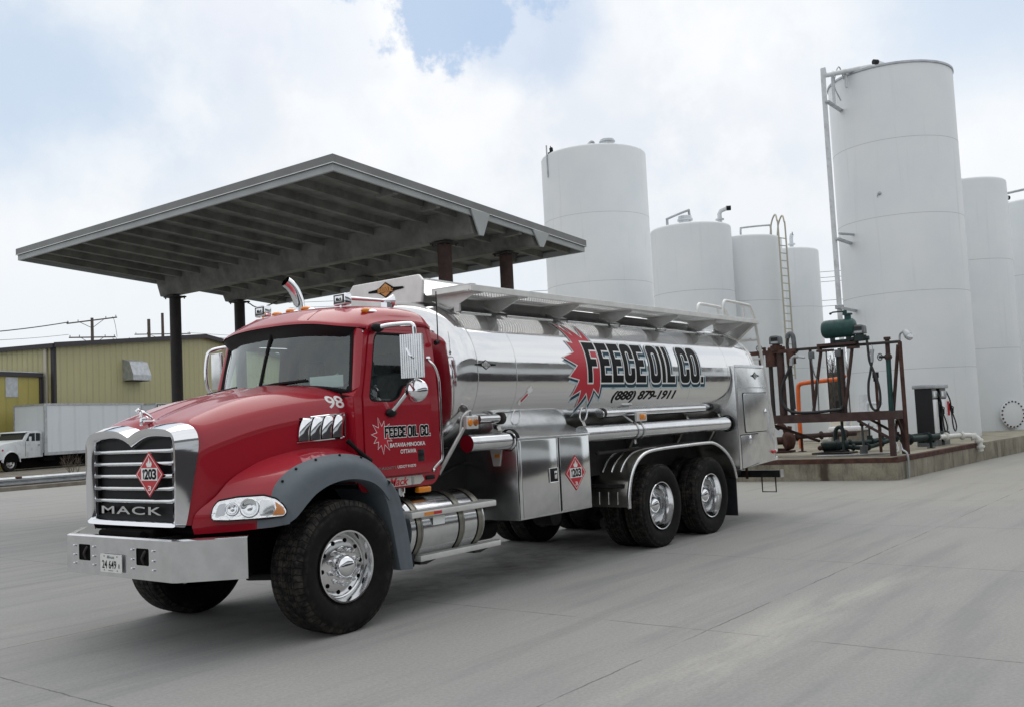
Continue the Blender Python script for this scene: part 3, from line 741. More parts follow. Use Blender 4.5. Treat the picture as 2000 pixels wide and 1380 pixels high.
A = [g.bm.verts.new(wp(6.75,q,z)) for q,z in pr]; B = [g.bm.verts.new(wp(8.75,q,z)) for q,z in pr]; g._face(A); g._face(B[::-1])
for i in range(5): g._face([A[i],B[i],B[(i+1)%5],A[(i+1)%5]], 0)
wbox(g, 6.9, 8.6, -.85, -.1, 5.90, 5.945, 1)
g.build('exhaust_hood', ['galv','black_plastic'], t, smooth=0)
t = thing('lean_to_shed', 'bright yellow lean-to with a dark roof edge and one grey window panel', 'shed', tuple(wp(-7,2,0)))
g = MB(); wbox(g, -16, -.45, .66, 12, -1, 6.05); g.build('wall', 'siding_yellow', t, smooth=0)
g = MB(); wbox(g, -16, -.38, .5, 12, 6.05, 6.32); wbox(g, -.449, -.36, .55, .8, -1, 6.05); wbox(g, -.62, -.449, .6, .655, -1, 6.05); g.build('roof_trim', 'trim_brown', t, smooth=0)
g = MB(); wbox(g, -16, -.38, .48, 12, 6.325, 6.38); g.build('roof', 'galv', t, smooth=0)
g = MB(); wbox(g, -3.45, -2.45, .63, .655, 4.7, 6.0); g.build('window_panel', 'galv', t, smooth=0)

# ---------------------------------------------------------------- parked box trucks
def box_truck(loc, rz, label, L=9., badge=False):
    t = thing('box_truck', label, 'box truck', loc, rz, 'parked white box trucks')
    g = MB(); g.box((0,0,1.02),(L,2.45,4.0), bev=.03); bx = g.build('cargo_box', 'van_panel', t, smooth=0)
    g = MB()
    for a in ((0,-.03,.9),): g.box((-.03,-.03,.85),(L+.03,.05,1.04)); g.box((-.04,-.04,3.96),(L+.04,2.49,4.06)); g.box((-.05,-.05,.9),(.16,.02,4.05)); g.box((L-.16,-.05,.9),(L+.05,.02,4.05)); g.box((-.05,2.43,.9),(.05,2.5,4.05))
    g.build('box_trim', 'galv', t, smooth=0)
    if badge:
        g = MB(); g.box((.05,-.062,3.62),(1.75,-.055,3.98)); g.box((.2,-.07,3.50),(1.6,-.062,3.62)); bd = g.build('badge', 'black_gloss', t)
        g = MB(); g.polymesh(text2d('MORGAN', 1.45, .24, .03), lambda u,v: V((.18+u,-.066,3.68+v))); g.build('lettering', 'white_mark', bd, smooth=0)
    # cab
    KX = 1.0; g = MB(); y0, y1 = .12, 2.33
    g.prism(rpoly([(-.06,.78),(-.06,2.28),(-.28,2.36),(-1.14,2.33),(-1.50,1.80),(-3.05,1.62),(-3.2,1.42),(-3.2,.72)], [.02,.05,.15,.12,.08,.15,.1,.05]), lambda u,v,d: V((u*KX,d,v*1.02)), y0, y1, bev=.03); cb = g.build('cab', 'truck_white', t, smooth=35)
    g = MB(); g.prism(rpoly([(-.26,1.74),(-.26,2.20),(-.58,2.22),(-.58,1.74)], .05), lambda u,v,d: V((u*KX,d,v*1.02)), y0-.012, y0+.02); g.prism(rpoly([(-.65,1.74),(-.65,2.22),(-1.05,2.21),(-1.32,1.76)], .04), lambda u,v,d: V((u*KX,d,v*1.02)), y0-.012, y0+.02); g.build('side_window', 'glass_dark', cb)
    g = MB(); g.prism([(-1.165,2.29),(-1.455,1.84),(-1.475,1.85),(-1.185,2.30)], lambda u,v,d: V((u*KX,d,v*1.02)), y0+.12, y1-.12); g.build('windscreen', 'glass_dark', cb)
    g = MB(); g.prism([(-1.1,2.34),(-1.36,2.28),(-1.36,2.25),(-1.1,2.26)], lambda u,v,d: V((u*KX,d,v*1.02)), y0+.02, y1-.02, bev=.015); g.build('sun_visor', 'truck_white', cb)
    g = MB(); g.box((-1.36,y0-.008,.86),(-1.34,y0+.01,1.75)); g.box((-.20,y0-.008,.86),(-.18,y0+.01,2.2)); g.box((-.30,y0-.03,1.50),(-.42,y0,1.54)); g.build('door_lines', 'black_plastic', cb)
    g = MB(); g.tube([(-1.25,y0,1.55),(-1.28,y0-.3,1.58),(-1.28,y0-.3,2.0)], .018, 6); g.box((-1.30,y0-.38,1.62),(-1.25,y0-.22,2.05), bev=.01); g.build('mirror', 'truck_white', cb)
    g = MB(); g.cyl((-3.0,y0-.015,1.30),(-3.0,y0+.02,1.30), .06, 10); g.build('marker_light', 'tail_red', cb)
    arch = [(-2.42/KX+.62/KX*math.cos(a), .56+.62*math.sin(a)) for a in [PI*k/12 for k in range(13)]]
    g = MB(); rows = [[(x*KX,y0-.09,z) for x,z in arch],[(x*KX,y0+.05,z+.05) for x,z in arch]]; g.grid(rows); g.build('wheel_arch', 'truck_white', cb, thick=.04)
    g = MB(); g.prism(arch, lambda u,v,d: V((u*KX,d,v*1.02)), y0-.02, y0+.3); g.box((-3.4,.2,.50),(-3.2,2.25,.80), bev=.03, mi=1); g.build('arch_void', ['void_black','truck_white'], cb, smooth=0)
    g = MB(); g.box((-2.4,.8,.55),(L-.3,1.0,.85)); g.box((-2.4,1.45,.55),(L-.3,1.65,.85)); g.box((.1,.2,.50),(1.0,.75,.86), bev=.05); g.box((-1.2,.7,.12),(L-.5,1.9,.84)); g.build('chassis_and_shade', 'void_black', t, smooth=0)  # rails and fuel box, plus a black block standing in for shade underneath
    def wheel(x, y):
        w = MB(); w.lathe([(.28,-.12),(.46,-.14),(.51,-.09),(.51,.09),(.46,.14),(.28,.12)], (x,y,.51), (0,1,0), 28); tw = w.build('wheel', 'tyre', t, org=(x,y,.51))
        w = MB(); w.lathe([(.29,-.13),(.27,-.11),(.24,-.07),(.12,-.10),(.09,-.16),(0,-.16)], (x,y,.51), (0,1,0), 24); w.build('rim', 'alu_dull', tw)
        w = MB()
        for k in range(8): a = 2*PI*k/8; w.cyl((x+.19*math.cos(a),y-.105,.51+.19*math.sin(a)),(x+.19*math.cos(a),y-.08,.51+.19*math.sin(a)),.03,8)
        w.build('hand_holes', 'void_black', tw)
    wheel(-2.42,.30); wheel(-2.42,2.1); wheel(L-1.9,.32); wheel(L-1.9,2.08)
    return t
rz0 = math.atan2(.294,.956)
box_truck((24.36,52.4,0), rz0, 'old white box truck with its cab in view, parked before the warehouse', 8.6)
box_truck((33.9,55.4,0), rz0, 'white box truck behind the canopy column, with a black MORGAN badge', 8.0, True)

# ---------------------------------------------------------------- guard rail
t = thing('guard_rail', 'galvanised steel guard rail with rust patches behind the kerb', 'guard rail', (5,29,0))
g = MB(); pf = [(0,.12),(-.03,.15),(-.09,.19),(-.09,.25),(-.02,.285),(-.02,.305),(-.09,.34),(-.09,.40),(-.03,.435),(0,.46)]
g.grid([[(x,29.0+a,z) for a,z in pf] for x in range(-30,19,4)]); g.build('beam', 'galv', t, thick=.008, smooth=50)
for x in range(-29,18,4):
    g = MB(); g.box((x-.06,29.01,-.1),(x+.06,29.16,.42)); g.build('post', 'steel_brown', t, smooth=0)
g = MB()
for x in (10.8,11.6): g.box((x-.10,28.895,.38),(x+.12,28.99,.47), bev=.02)
g.build('rust_plate', 'steel_rust', t)

# ---------------------------------------------------------------- bare shrub, far woods
def twigs(g, p, d, l, r, depth, rnd, spread=.55, n=3):
    q = p+d*l; g.tube([p, p+d*l*.5+V((rnd.uniform(-1,1),rnd.uniform(-1,1),0))*l*.04, q], r, 4, cap=False, radii=[r,r*.8,r*.6])
    if depth:
        for k in range(n):
            e = (d+V((rnd.uniform(-1,1),rnd.uniform(-1,1),rnd.uniform(-.3,.7)))*spread).normalized()
            twigs(g, p+d*l*rnd.uniform(.55,1.), e, l*rnd.uniform(.5,.8), r*.55, depth-1, rnd, spread, n)
rn = random.Random(3)
t = thing('bare_shrub', 'leafless shrub in front of the old box truck, behind the guard rail', 'shrub', (15.6,32.5,0))
g = MB()
for k in range(7): twigs(g, V((15.6+rn.uniform(-.15,.15),32.5,0)), V((rn.uniform(-.7,.7),rn.uniform(-.5,.5),1)).normalized(), .55, .012, 3, rn)
g.build('branches', 'twig', t)
g = MB(); rn = random.Random(5)
for k in range(240):
    x = rn.uniform(60,74); y = rn.uniform(12,26); g_ = V((x,y,-.5)); twigs(g, g_, V((rn.uniform(-.15,.15),rn.uniform(-.15,.15),1)).normalized(), rn.uniform(1.6,3.0), .05, 3, rn, .5)
for k in range(60):
    x = rn.uniform(68,82); y = rn.uniform(12,28); g.sphere((x,y,rn.uniform(.3,2.4)), rn.uniform(1.,1.9), 0, 8)
tag(g.build('bare_woods', 'wood_mass'), 'brown leafless thicket seen in the gap between the white tanks', 'woods', kind='stuff')
# unseen tree line ring, added as a dark horizon band for the polished tank to mirror
g = MB(); rn = random.Random(9); pts = []
for k in range(260):
    a = math.radians(lerp(150, 385, k/259)); R_ = 150+rn.uniform(-8,8)
    pts.append((R_*math.cos(a), R_*math.sin(a), 4.5+rn.random()*3.5+1.5*math.sin(k*.23)))
g.grid([[(p[0],p[1],-1) for p in pts],[(p[0]*1.01,p[1]*1.01,p[2]*.6) for p in pts],[(p[0]*1.03,p[1]*1.03,p[2]) for p in pts],[(p[0]*1.1,p[1]*1.1,-1) for p in pts]])
tag(g.build('mirrored_tree_ring', 'wood_mass'), None, None, kind='structure')

t = thing('garage_building', 'long grey workshop with a pale band, across the yard from the truck', 'building', (0,-17.,0))
g = MB(); g.box((-34,-30,-.2),(42,-17.06,7.2)); g.build('wall', 'fascia', t, smooth=0)
g = MB(); g.box((-34.1,-17.06,2.9),(42.1,-17.0,4.9)); g.build('pale_band', 'truck_white', t, smooth=0)
g = MB(); g.box((-34.4,-30.3,7.2),(42.4,-16.8,7.5)); g.build('roof', 'trim_brown', t, smooth=0)
g = MB(); g.box((-34.05,-17.06,.0),(42.05,-16.99,2.86)); g.build('dark_plinth', 'trim_brown', t, smooth=0)
# ---------------------------------------------------------------- utility poles and wires
def pole(p, h, arms, label, r=.16):
    t = thing('utility_pole', label, 'utility pole', p, group='wooden utility poles')
    p = V(p); g = MB(); g.cyl(p, p+V((0,0,h)), r*1.2, 10, r2=r*.85); g.build('pole', 'wood_pole', t)
    for dz, L, d in arms:
        d = V(d).normalized(); c = p+V((0,0,h-dz))+d*0; g = MB()
        g.tube([c-d*L, c+d*L], .065, 6)
        for s in (-1,1): g.tube([c+d*s*L*.5, c+V((0,0,-.75))], .03, 5)
        a = g.build('crossarm', 'wood_pole', t)
        g = MB()
        for s in (-.95,-.55,.55,.95): g.cyl(c+d*s*L, c+d*s*L+V((0,0,.24)), .04, 6)
        g.build('insulators', 'meter_grey', a)
    return p+V((0,0,h))
ad = (.85,-.53,0)
p1 = pole((44.4,82.7,0), 13.5, [(.25,2.3,(.8,-.5,.12)),(1.9,2.1,ad)], 'wooden pole with two crossarms above the left part of the warehouse roof')
p2 = pole((56.2,91.8,0), 14.9, [(2.3,2.2,ad)], 'nearer of the two poles left of the canopy column', .2)
p3 = pole((65.7,103.9,0), 17.4, [(2.7,3.4,ad)], 'taller pole just left of the canopy column', .2)
def wire(a, b, sag, label, r=.022):
    a, b = V(a), V(b); g = MB(); g.tube([a.lerp(b, k/14)-V((0,0,sag*4*(k/14)*(1-k/14))) for k in range(15)], r, 5)
    o = g.build('power_line', 'wire', None, org=None); return tag(o, label, 'power line', 'overhead power lines')
wire((33.97-8,79.1+3,10.9), (42.6,83.8,13.1), .35, 'overhead line running left from the two-arm pole', .05)
wire((42.6,83.8,11.9), (33.97-8,79.1+3,10.7), .35, 'thin lower line running left from the two-arm pole', .02)
wire((46.2,81.6,11.6), (54.6,92.8,12.7), .9, 'sagging line between the two-arm pole and the next pole')
wire((46.0,81.8,11.5), (57.5,91.,12.5), 1.1, 'lower sagging line between the two-arm pole and the next pole')
wire((68.0,102.,14.8), (97,80,14.2), .8, 'line leaving the tall pole to the right behind the cab')
wire((67.0,103.,14.6), (97,81,13.6), .8, 'lower line leaving the tall pole to the right behind the cab')
wire((46.0,81.8,13.6), (46.3,81.5,11.6), -.5, 'short jumper wire looped beside the two-arm pole')
for k, z in enumerate((14.5,13.95,13.55,11.75,11.2)):
    wire((60,72,z+.3), (96,6,z), .5, ['topmost','second','third','fourth','lowest'][k]+' of the power lines seen between the white tanks')

# ---------------------------------------------------------------- loading rack
t = thing('loading_rack', 'rust brown steel loading rack with a catwalk beam and pipe posts', 'loading rack', (17.,1.2,.47))
XF, XB, YR, YL = 16.45, 17.45, -.85, 4.2
g = MB(); g.box((XF,YR,1.27),(XF+.08,YL,1.46)); g.box((XB-.08,YR,1.27),(XB,YL,1.46)); g.box((XF+.08,YR,1.27),(XB-.08,YR+.08,1.46)); g.box((XF+.08,YL-.08,1.27),(XB-.08,YL,1.46))
g.build('deck_beam', 'steel_brown', t, smooth=0)
g = MB(); g.box((XF+.08,YR+.08,1.40),(XB-.08,YL-.08,1.43)); g.build('deck_grating', 'steel_brown', t, smooth=0)
for x, y in ((XF+.06,YR+.07),(XB-.06,YR+.07),(XF+.06,YL-.1),(XB-.06,YL-.1)):
    g = MB(); g.box((x-.055,y-.055,.47),(x+.055,y+.055,1.27)); g.build('leg', 'steel_brown', t, smooth=0)
for a, b in (((XF+.06,YR+.1,.85),(XF+.06,YR+.8,1.28)),((XB-.06,YR+.1,.85),(XB-.06,YR+.8,1.28)),((XF+.1,YR+.07,.8),(XB-.4,YR+.07,1.28)),((XF+.06,2.05,1.28),(XB,1.2,.8)),((XB-.1,YR+.03,.8),(XF+.4,YR+.03,1.28))):
    g = MB(); g.tube([a,b], .035, 6); g.build('brace', 'steel_brown', t)
g = MB(); g.tube([(XF+.2,YR-.22,2.97),(XF+.2,YL,3.0)], .033, 8); g.build('top_rail', 'steel_dark', t)
for y, r, m in ((YR-.2,.045,'steel_rust'),(.98,.035,'steel_brown'),(1.72,.09,'steel_brown'),(1.5,.05,'steel_dark'),(1.97,.05,'steel_dark'),(2.2,.06,'steel_brown')):
    g = MB(); g.cyl((XF+.2,y,1.44 if y > -1 else .5),(XF+.2,y,2.97), r, 10); g.build('post', m, t)
for a, b in (((XF+.2,.72,2.93),(XF+.2,1.0,1.5)),((XF+.2,0.0,2.93),(XF+.2,.27,1.46)),((XF+.2,YR-.16,2.9),(XF+.4,-.75,1.46)),((XF+.2,.30,2.93),(XF+.2,.27,1.46))):
    g = MB(); g.tube([a,b], .04, 8); g.build('diagonal_strut', 'steel_brown', t)
g = MB(); g.box((XF+.1,-.12,3.0),(XF+.32,.78,3.06)); g.box((XF+.11,.725,2.93),(XF+.29,.775,2.999)); g.box((XF+.1,.45,2.88),(XF+.3,.80,2.929)); g.box((XF+.1,-.14,2.90),(XF+.3,.1,2.95)); g.build('cradle_beam', 'steel_brown', t, smooth=0)
g = MB(); g.box((XF+.1,1.3,2.93),(XF+.3,2.5,3.01)); g.cyl((XF+.2,1.95,2.63),(XF+.2,1.95,2.93), .13, 12); g.cyl((XF+.2,1.45,2.66),(XF+.2,1.45,2.93), .11, 12); g.build('valve_body', 'steel_rust', t)
for x, y in ((XF+.15,.95),(XF+.15,.33)):
    g = MB(); g.box((x-.05,y-.07,2.74),(x+.05,y+.05,2.90), bev=.01); g.build('switch_box', 'meter_grey', t)
for y, z0, z1, r, m in ((.37,.6,2.8,.035,'green_dark'),(.25,1.46,2.9,.03,'steel_dark'),(.62,1.46,2.9,.016,'steel_dark'),(.5,1.46,2.7,.016,'wire')):
    g = MB(); g.cyl((XF+.24,y,z0),(XF+.24,y,z1), r, 8); g.build('drop_pipe', m, t)
g = MB(); g.tube(cr([(XF+.14,.95,2.74),(XF+.14,.90,2.4),(XF+.14,.83,2.2),(XF+.14,.84,1.9),(XF+.14,.85,1.46)],4), .014, 6); g.build('conduit', 'meter_grey', t)

t = thing('air_tank', 'dark green horizontal tank on top of the loading rack', 'tank', (XF+.2,.3,3.07))
c = V((XF+.22,.28,3.385)); g = MB()
g.lathe([(0,-.40),(.10,-.39),(.17,-.365),(.205,-.32),(.21,-.28),(.21,.28),(.205,.32),(.17,.365),(.10,.39),(0,.40)], c, (0,1,0), 28); g.build('vessel', 'green_paint', t)
g = MB(); g.cyl(c+V((0,-.22,.19)),c+V((0,-.22,.31)),.075,14); g.cyl(c+V((0,-.22,.29)),c+V((0,-.22,.325)),.11,14); g.cyl(c+V((0,-.16,.32)),c+V((0,-.16,.40)),.05,10); g.build('neck', 'green_paint', t)
g = MB(); g.tube([c+V((0,-.16,.385)),c+V((0,.12,.385)),c+V((0,.16,.36))], .018, 8); g.sphere(c+V((0,.17,.36)), .03); g.build('lever', 'green_dark', t)
g = MB(); g.box(c+V((-.06,.12,-.32)),c+V((.06,.2,-.19))); g.box(c+V((-.06,-.25,-.32)),c+V((.06,-.17,-.19))); g.tube([c+V((0,.14,-.30)),c+V((0,-.1,-.30)),c+V((0,-.3,-.28)),c+V((0,-.46,-.28))],.045,10); g.build('saddle', 'green_dark', t)
def flow_meter(p, label, body, s=1.):
    t = thing('flow_meter', label, 'meter', p, group='flow meters on the loading rack'); p = V(p)
    g = MB(); g.prism(rpoly([(-.13,0),(.13,0),(.13,.20),(-.13,.20)],[.01,.01,.08,.08]), lambda u,v,d: p+V((d,u,.16+v))*1., -.10, .10, bev=.012); h = g.build('register_head', 'meter_grey', t, smooth=50)
    g = MB(); g.box(p+V((-.108,-.085,.24)),p+V((-.099,.085,.32))); g.build('dial', 'black_gloss', h)
    g = MB(); g.box(p+V((-.110,-.085,.18)),p+V((-.099,.085,.22))); g.build('plate', 'galv', h)
    g = MB(); g.cyl(p+V((0,0,.12)),p+V((0,0,.17)),.09,14); g.cyl(p,p+V((0,0,.13)),.14,16); g.tube([p+V((0,.2,.05)),p+V((0,-.2,.05))],.05,10); g.build('meter_body', body, t)
flow_meter((XF+.2,-.19,3.06), 'grey meter on a green body beside the green tank', 'green_dark')
flow_meter((XF+.2,1.80,2.99), 'grey meter on the left end of the rack above a rusty valve', 'steel_rust')
def handwheel(g, c, ax, R, mi=0):
    c, ax = V(c), V(ax).normalized(); u = ax.orthogonal().normalized(); w = ax.cross(u)
    g.tube([c+(u*math.cos(2*PI*k/16)+w*math.sin(2*PI*k/16))*R for k in range(17)], R*.12, 6, mi, cap=False)
    for k in range(4): a = PI*k/4; g.tube([c-(u*math.cos(a)+w*math.sin(a))*R, c+(u*math.cos(a)+w*math.sin(a))*R], R*.08, 5, mi)
    g.cyl(c-ax*.02, c+ax*.1, R*.16, 8, mi)
t = thing('gate_valve', 'small valve with a black handwheel at the left end of the rack', 'valve', (XF+.2,2.18,3.0), group='valves with handwheels')
g = MB(); handwheel(g, (XF+.1,2.19,3.08), (1,.3,0), .07); g.build('handwheel', 'black_frame', t)
g = MB(); g.cyl((XF+.2,2.1,2.97),(XF+.2,2.1,3.1),.04,8); g.cyl((XF+.12,2.18,3.08),(XF+.2,2.08,3.07),.02,8); g.build('valve_body', 'steel_rust', t)
t = thing('vent_riser', 'grey pipe with a round hooded elbow on the rack near the left meter', 'pipe', (XF+.25,1.4,2.95))
g = MB(); g.tube(cr([(XF+.25,1.37,2.9),(XF+.25,1.38,3.22),(XF+.25,1.40,3.33),(XF+.25,1.45,3.38),(XF+.25,1.51,3.35),(XF+.25,1.52,3.27)],5), .055, 12); g.build('elbow_pipe', 'meter_grey', t)
t = thing('standpipe', 'green standpipe with a rusty top and a side valve on the rack', 'pipe', (XF+.3,-.77,1.45))
g = MB(); g.cyl((XF+.3,-.72,.6),(XF+.3,-.75,2.72),.055,12); g.build('lower_pipe', 'green_paint', t)
g = MB(); g.cyl((XF+.3,-.75,2.60),(XF+.3,-.755,3.06),.05,12); g.cyl((XF+.3,-.755,3.04),(XF+.3,-.755,3.10),.075,12); g.sphere((XF+.3,-.75,2.66),.085); g.build('upper_pipe', 'steel_brown', t)
g = MB(); handwheel(g, (XF+.2,-.60,2.665), (1,-.6,0), .075); g.tube([(XF+.22,-.62,2.665),(XF+.3,-.75,2.665)],.03,8); g.build('handwheel', 'black_frame', t)
def hose(pts, r, label, nozzle=None):
    t = thing('fuel_hose', label, 'hose', tuple(pts[0]), group='hoses hanging on the loading rack')
    g = MB(); g.tube(cr(pts,8), r, 10); g.build('hose', 'hose_black', t)
    if nozzle:
        g = MB()
        for p, rr in nozzle: g.tube(p, rr, 10)
        g.build('nozzle', 'galv', t)
    return t
xh = XF+.1
hose([(xh,-.37,3.06),(xh,-.38,2.9),(xh,-.395,2.6),(xh,-.47,2.35),(xh,-.555,2.05),(xh,-.575,1.78),(xh,-.545,1.58),(xh,-.455,1.49),(xh,-.37,1.57),(xh,-.325,1.8),(xh,-.34,2.1),(xh,-.40,2.35),(xh,-.45,2.58)], .028,
     'black hose hanging in a long loop with its nozzle clipped up', [([(xh,-.45,2.56),(xh,-.46,2.70)],.035),([(xh,-.46,2.68),(xh-.01,-.475,2.76),(xh,-.49,2.84)],.03),([(xh,-.42,2.74),(xh,-.44,2.84)],.012),([(xh,-.49,2.84),(xh,-.47,2.95)],.008)])
hose([(xh,1.40,2.66),(xh,1.52,2.45),(xh,1.63,2.25),(xh,1.71,2.0),(xh,1.69,1.75),(xh,1.58,1.60),(xh,1.40,1.52),(xh-.03,.95,1.50),(xh,.5,1.53),(xh,.32,1.55),(xh,.28,1.62)], .036,
     'black hose drooping along the catwalk from a loading arm', [([(xh,1.42,2.62),(xh,1.40,2.78)],.05),([(xh,1.40,2.78),(xh,1.33,2.83),(xh,1.25,2.81)],.04),([(xh,1.25,2.81),(xh,1.08,2.78)],.024)])
hose([(XF+.25,1.52,3.27),(XF+.22,1.53,3.1),(XF+.2,1.5,2.9),(XF+.2,1.47,2.3),(XF+.2,1.45,1.6)], .035, 'short dark hose running down from the hooded elbow')
t = thing('flood_light', 'small grey floodlight on the right corner post of the rack', 'floodlight', (XF+.2,-1.05,2.98))
g = MB(); g.tube(cr([(XF+.2,-1.05,2.9),(XF+.2,-1.06,3.10),(XF+.15,-1.12,3.16),(XF+.12,-1.2,3.17)],4), .022, 8); a = g.build('arm', 'galv', t)
g = MB(); c = V((XF+.1,-1.20,3.18)); d = V((-.25,-.55,-.75)).normalized(); g.lathe([(.0,-.03),(.05,-.02),(.07,.04),(.085,.12),(.085,.14)], c, d, 16); g.build('lamp_housing', 'galv', t)
g = MB(); g.lathe([(.08,.135),(.075,.19),(.05,.235),(0,.25)], c, d, 16); g.build('lamp_glass', 'lens_grey', t)

t = thing('bollard_pipe', 'thin rust orange standpipe with a black cap behind the catwalk', 'pipe', (19.7,.48,.47))
g = MB(); g.cyl((18.2,.0,.47),(18.2,.0,2.2),.035,10); g.build('pipe', 'steel_rust', t)
g = MB(); g.cyl((18.2,.0,2.16),(18.2,.0,2.25),.06,10); g.cyl((18.2,.0,2.25),(18.2,.0,2.38),.075,10); g.build('cap', 'black_plastic', t)
t = thing('orange_pipe', 'bright orange pipe bent over behind the loading rack', 'pipe', (21.,3.05,.47))
g = MB(); g.tube(cr([(21,3.04,.47),(21,3.04,1.4),(21,3.02,2.12),(21,2.97,2.25),(21,2.85,2.29),(21,2.4,2.315),(21,1.9,2.34),(21,1.74,2.37),(21,1.68,2.45)],5), .06, 14); g.build('pipe', 'orange_paint', t)

# pumps and ground piping
t = thing('green_pump', 'dark green pump with a round motor on the platform', 'pump', (17.9,1.1,.47))
g = MB(); c = V((18.0,1.0,.66)); g.lathe([(0,-.36),(.09,-.35),(.12,-.30),(.12,-.02),(.15,0),(.15,.06),(.10,.08),(.10,.16),(.14,.18),(.14,.26),(0,.28)], c, (.55,-.83,0), 20); g.build('motor', 'green_dark', t)
g = MB(); g.box((17.55,.55,.47),(18.2,1.45,.51)); g.box((17.8,.75,.51),(18.2,1.25,.545)); g.build('base_plate', 'steel_dark', t, smooth=0)
g = MB(); g.tube(cr([(18.1,.82,.72),(18.1,.83,.98),(18.1,.90,1.10),(18.1,1.0,1.06),(18.1,1.04,.9),(18.1,1.04,.72)],4), .05, 10); g.build('loop_pipe', 'green_dark', t)
g = MB(); g.sphere((17.72,1.30,.62), .06); g.build('shaft_guard', 'steel_rust', t)
t = thing('rusty_pump', 'brown rusted pump near the rear of the truck', 'pump', (19.0,2.85,.47))
g = MB(); c = V((18.9,2.55,.78)); g.lathe([(0,-.16),(.12,-.15),(.22,-.10),(.25,0),(.22,.10),(.12,.15),(0,.16)], c, (.6,-.8,.0), 24); g.lathe([(0,.0),(.10,0),(.10,.42),(.13,.42),(.13,.48),(0,.48)], c, (-.3,.95,0), 14); g.build('volute', 'steel_rust', t)
g = MB(); g.tube(cr([(18.9,2.6,.98),(18.9,2.65,1.12),(18.9,2.75,1.18),(18.9,2.85,1.1)],4), .07, 10); g.cyl((18.9,2.52,1.0),(18.9,2.50,1.15),.06,10); g.cyl((18.9,2.75,1.13),(18.9,2.82,1.32),.035,8); g.build('outlet', 'steel_rust', t)
g = MB(); g.box((18.55,2.5,.47),(19.2,3.7,.52)); g.box((18.8,2.6,.52),(19.,2.95,.58)); g.cyl((18.7,3.35,.52),(18.7,3.35,.85),.05,8); g.cyl((18.9,3.6,.52),(18.9,3.6,.95),.05,8); g.build('base_frame', 'steel_rust', t, smooth=0)
def pipe_run(pts, r, m, label, posts=(), cat='pipe', valves=(), grp='pipes running along the platform'):
    t = thing('ground_pipe', label, cat, tuple(pts[0]), group=grp); g = MB(); g.tube(cr(pts,5), r, 12)
    if r > .05:
        for p, q in zip(pts, pts[1:]):
            p, q = V(p), V(q); d = (q-p).normalized(); c_ = p.lerp(q, .35); g.cyl(c_-d*.03, c_+d*.03, r*1.55, 12); g.cyl(c_-d*.006, c_+d*.006, r*1.75, 12)
    g.build('pipe', m, t)
    for x, y, z in posts:
        g = MB(); g.cyl((x,y,.47),(x,y,z),.035,8); g.box((x-.08,y-.08,.47),(x+.08,y+.08,.49)); g.build('support_post', m, t)
    for x, y, z in valves:
        g = MB(); g.cyl((x,y,z),(x,y,z+.30),.022,8); g.cyl((x,y,z-.02),(x,y,z+.1),.07,8); handwheel(g, (x,y,z+.3), (0,0,1), .085); g.build('valve', 'green_dark', t)
pipe_run([(18.95,2.55,.86),(19.3,2.1,.87),(19.8,1.5,.88),(20.1,1.2,.88)], .065, 'steel_brown', 'brown pipe leading right from the rusty pump', [(19.15,2.3,.85),(19.75,1.55,.85)])
pipe_run([(18.2,.9,.70),(18.5,.5,.70),(19.2,.2,.74),(20.2,-.25,.76),(21.5,-.7,.78)], .06, 'green_dark', 'upper dark green pipe leading right from the green pump', [], valves=[(18.75,.42,.76),(19.6,.02,.80),(19.1,.25,.78)])
pipe_run([(18.1,.75,.62),(18.3,.45,.58),(18.8,.3,.62),(19.2,.05,.72)], .055, 'green_dark', 'short bent green pipe low in front of the green pump', [])
pipe_run([(18.9,-.3,.72),(19.5,-.62,.73),(20.0,-.85,.74)], .08, 'green_dark', 'stub of thick green pipe beside the fuel dispenser', [(19.75,-.74,.70)])
pipe_run([(24.2,6.,.60),(24.2,3.8,.62),(24.0,2.4,.62)], .09, 'pvc_white', 'white pipe lying at the foot of the tanks', [])
pipe_run([(23.5,1.95,.47),(23.5,1.95,1.55),(23.5,1.82,1.62),(23.5,1.5,1.62)], .05, 'truck_white', 'white bent conduit against the tallest tank', [])
pipe_run([(23.6,2.05,.47),(23.6,2.05,1.9)], .14, 'truck_white', 'thick white upright pipe beside the tallest tank', [])
pipe_run([(20.7,-.72,.70),(21.3,-1.0,.70),(21.55,-1.27,.69),(21.62,-1.42,.60),(21.64,-1.45,.45),(21.65,-1.46,.28)], .065, 'pvc_white', 'white pipe bent down over the platform edge', [])
pipe_run([(16.2,-1.16,.03),(16.22,-1.16,.5),(16.25,-1.05,.62),(16.5,-.95,.72)], .022, 'galv', 'grey conduit climbing the platform wall at the corner', [])
pipe_run([(16.4,.9,.50),(16.9,-.2,.50),(17.6,-.5,.50),(18.2,-.4,.55),(18.3,-.3,.75)], .018, 'galv', 'thin cable lying on the platform under the rack', [])
t = thing('junction_post', 'short post with a grey conduit box under the catwalk', 'junction box', (17.2,.0,.47))
g = MB(); g.cyl((17.1,.05,.47),(17.1,.05,1.15),.028,8); g.cyl((17.1,.05,.47),(17.1,.05,.68),.085,12); g.build('post', 'meter_grey', t)
g = MB(); g.sphere((17.1,.05,1.18), .06); g.build('box', 'steel_brown', t)
t = thing('lidded_cabinet', 'low grey cabinet with a bright white lid between the tanks', 'cabinet', (22.5,1.9,.47))
g = MB(); g.box((22.6,1.9,.47),(23.4,2.75,.86), bev=.02); g.build('body', 'kerb_conc', t, smooth=0)
g = MB(); g.box((22.5,1.85,.864),(23.45,2.8,1.0), bev=.05); g.build('lid', 'dispenser_white', t)

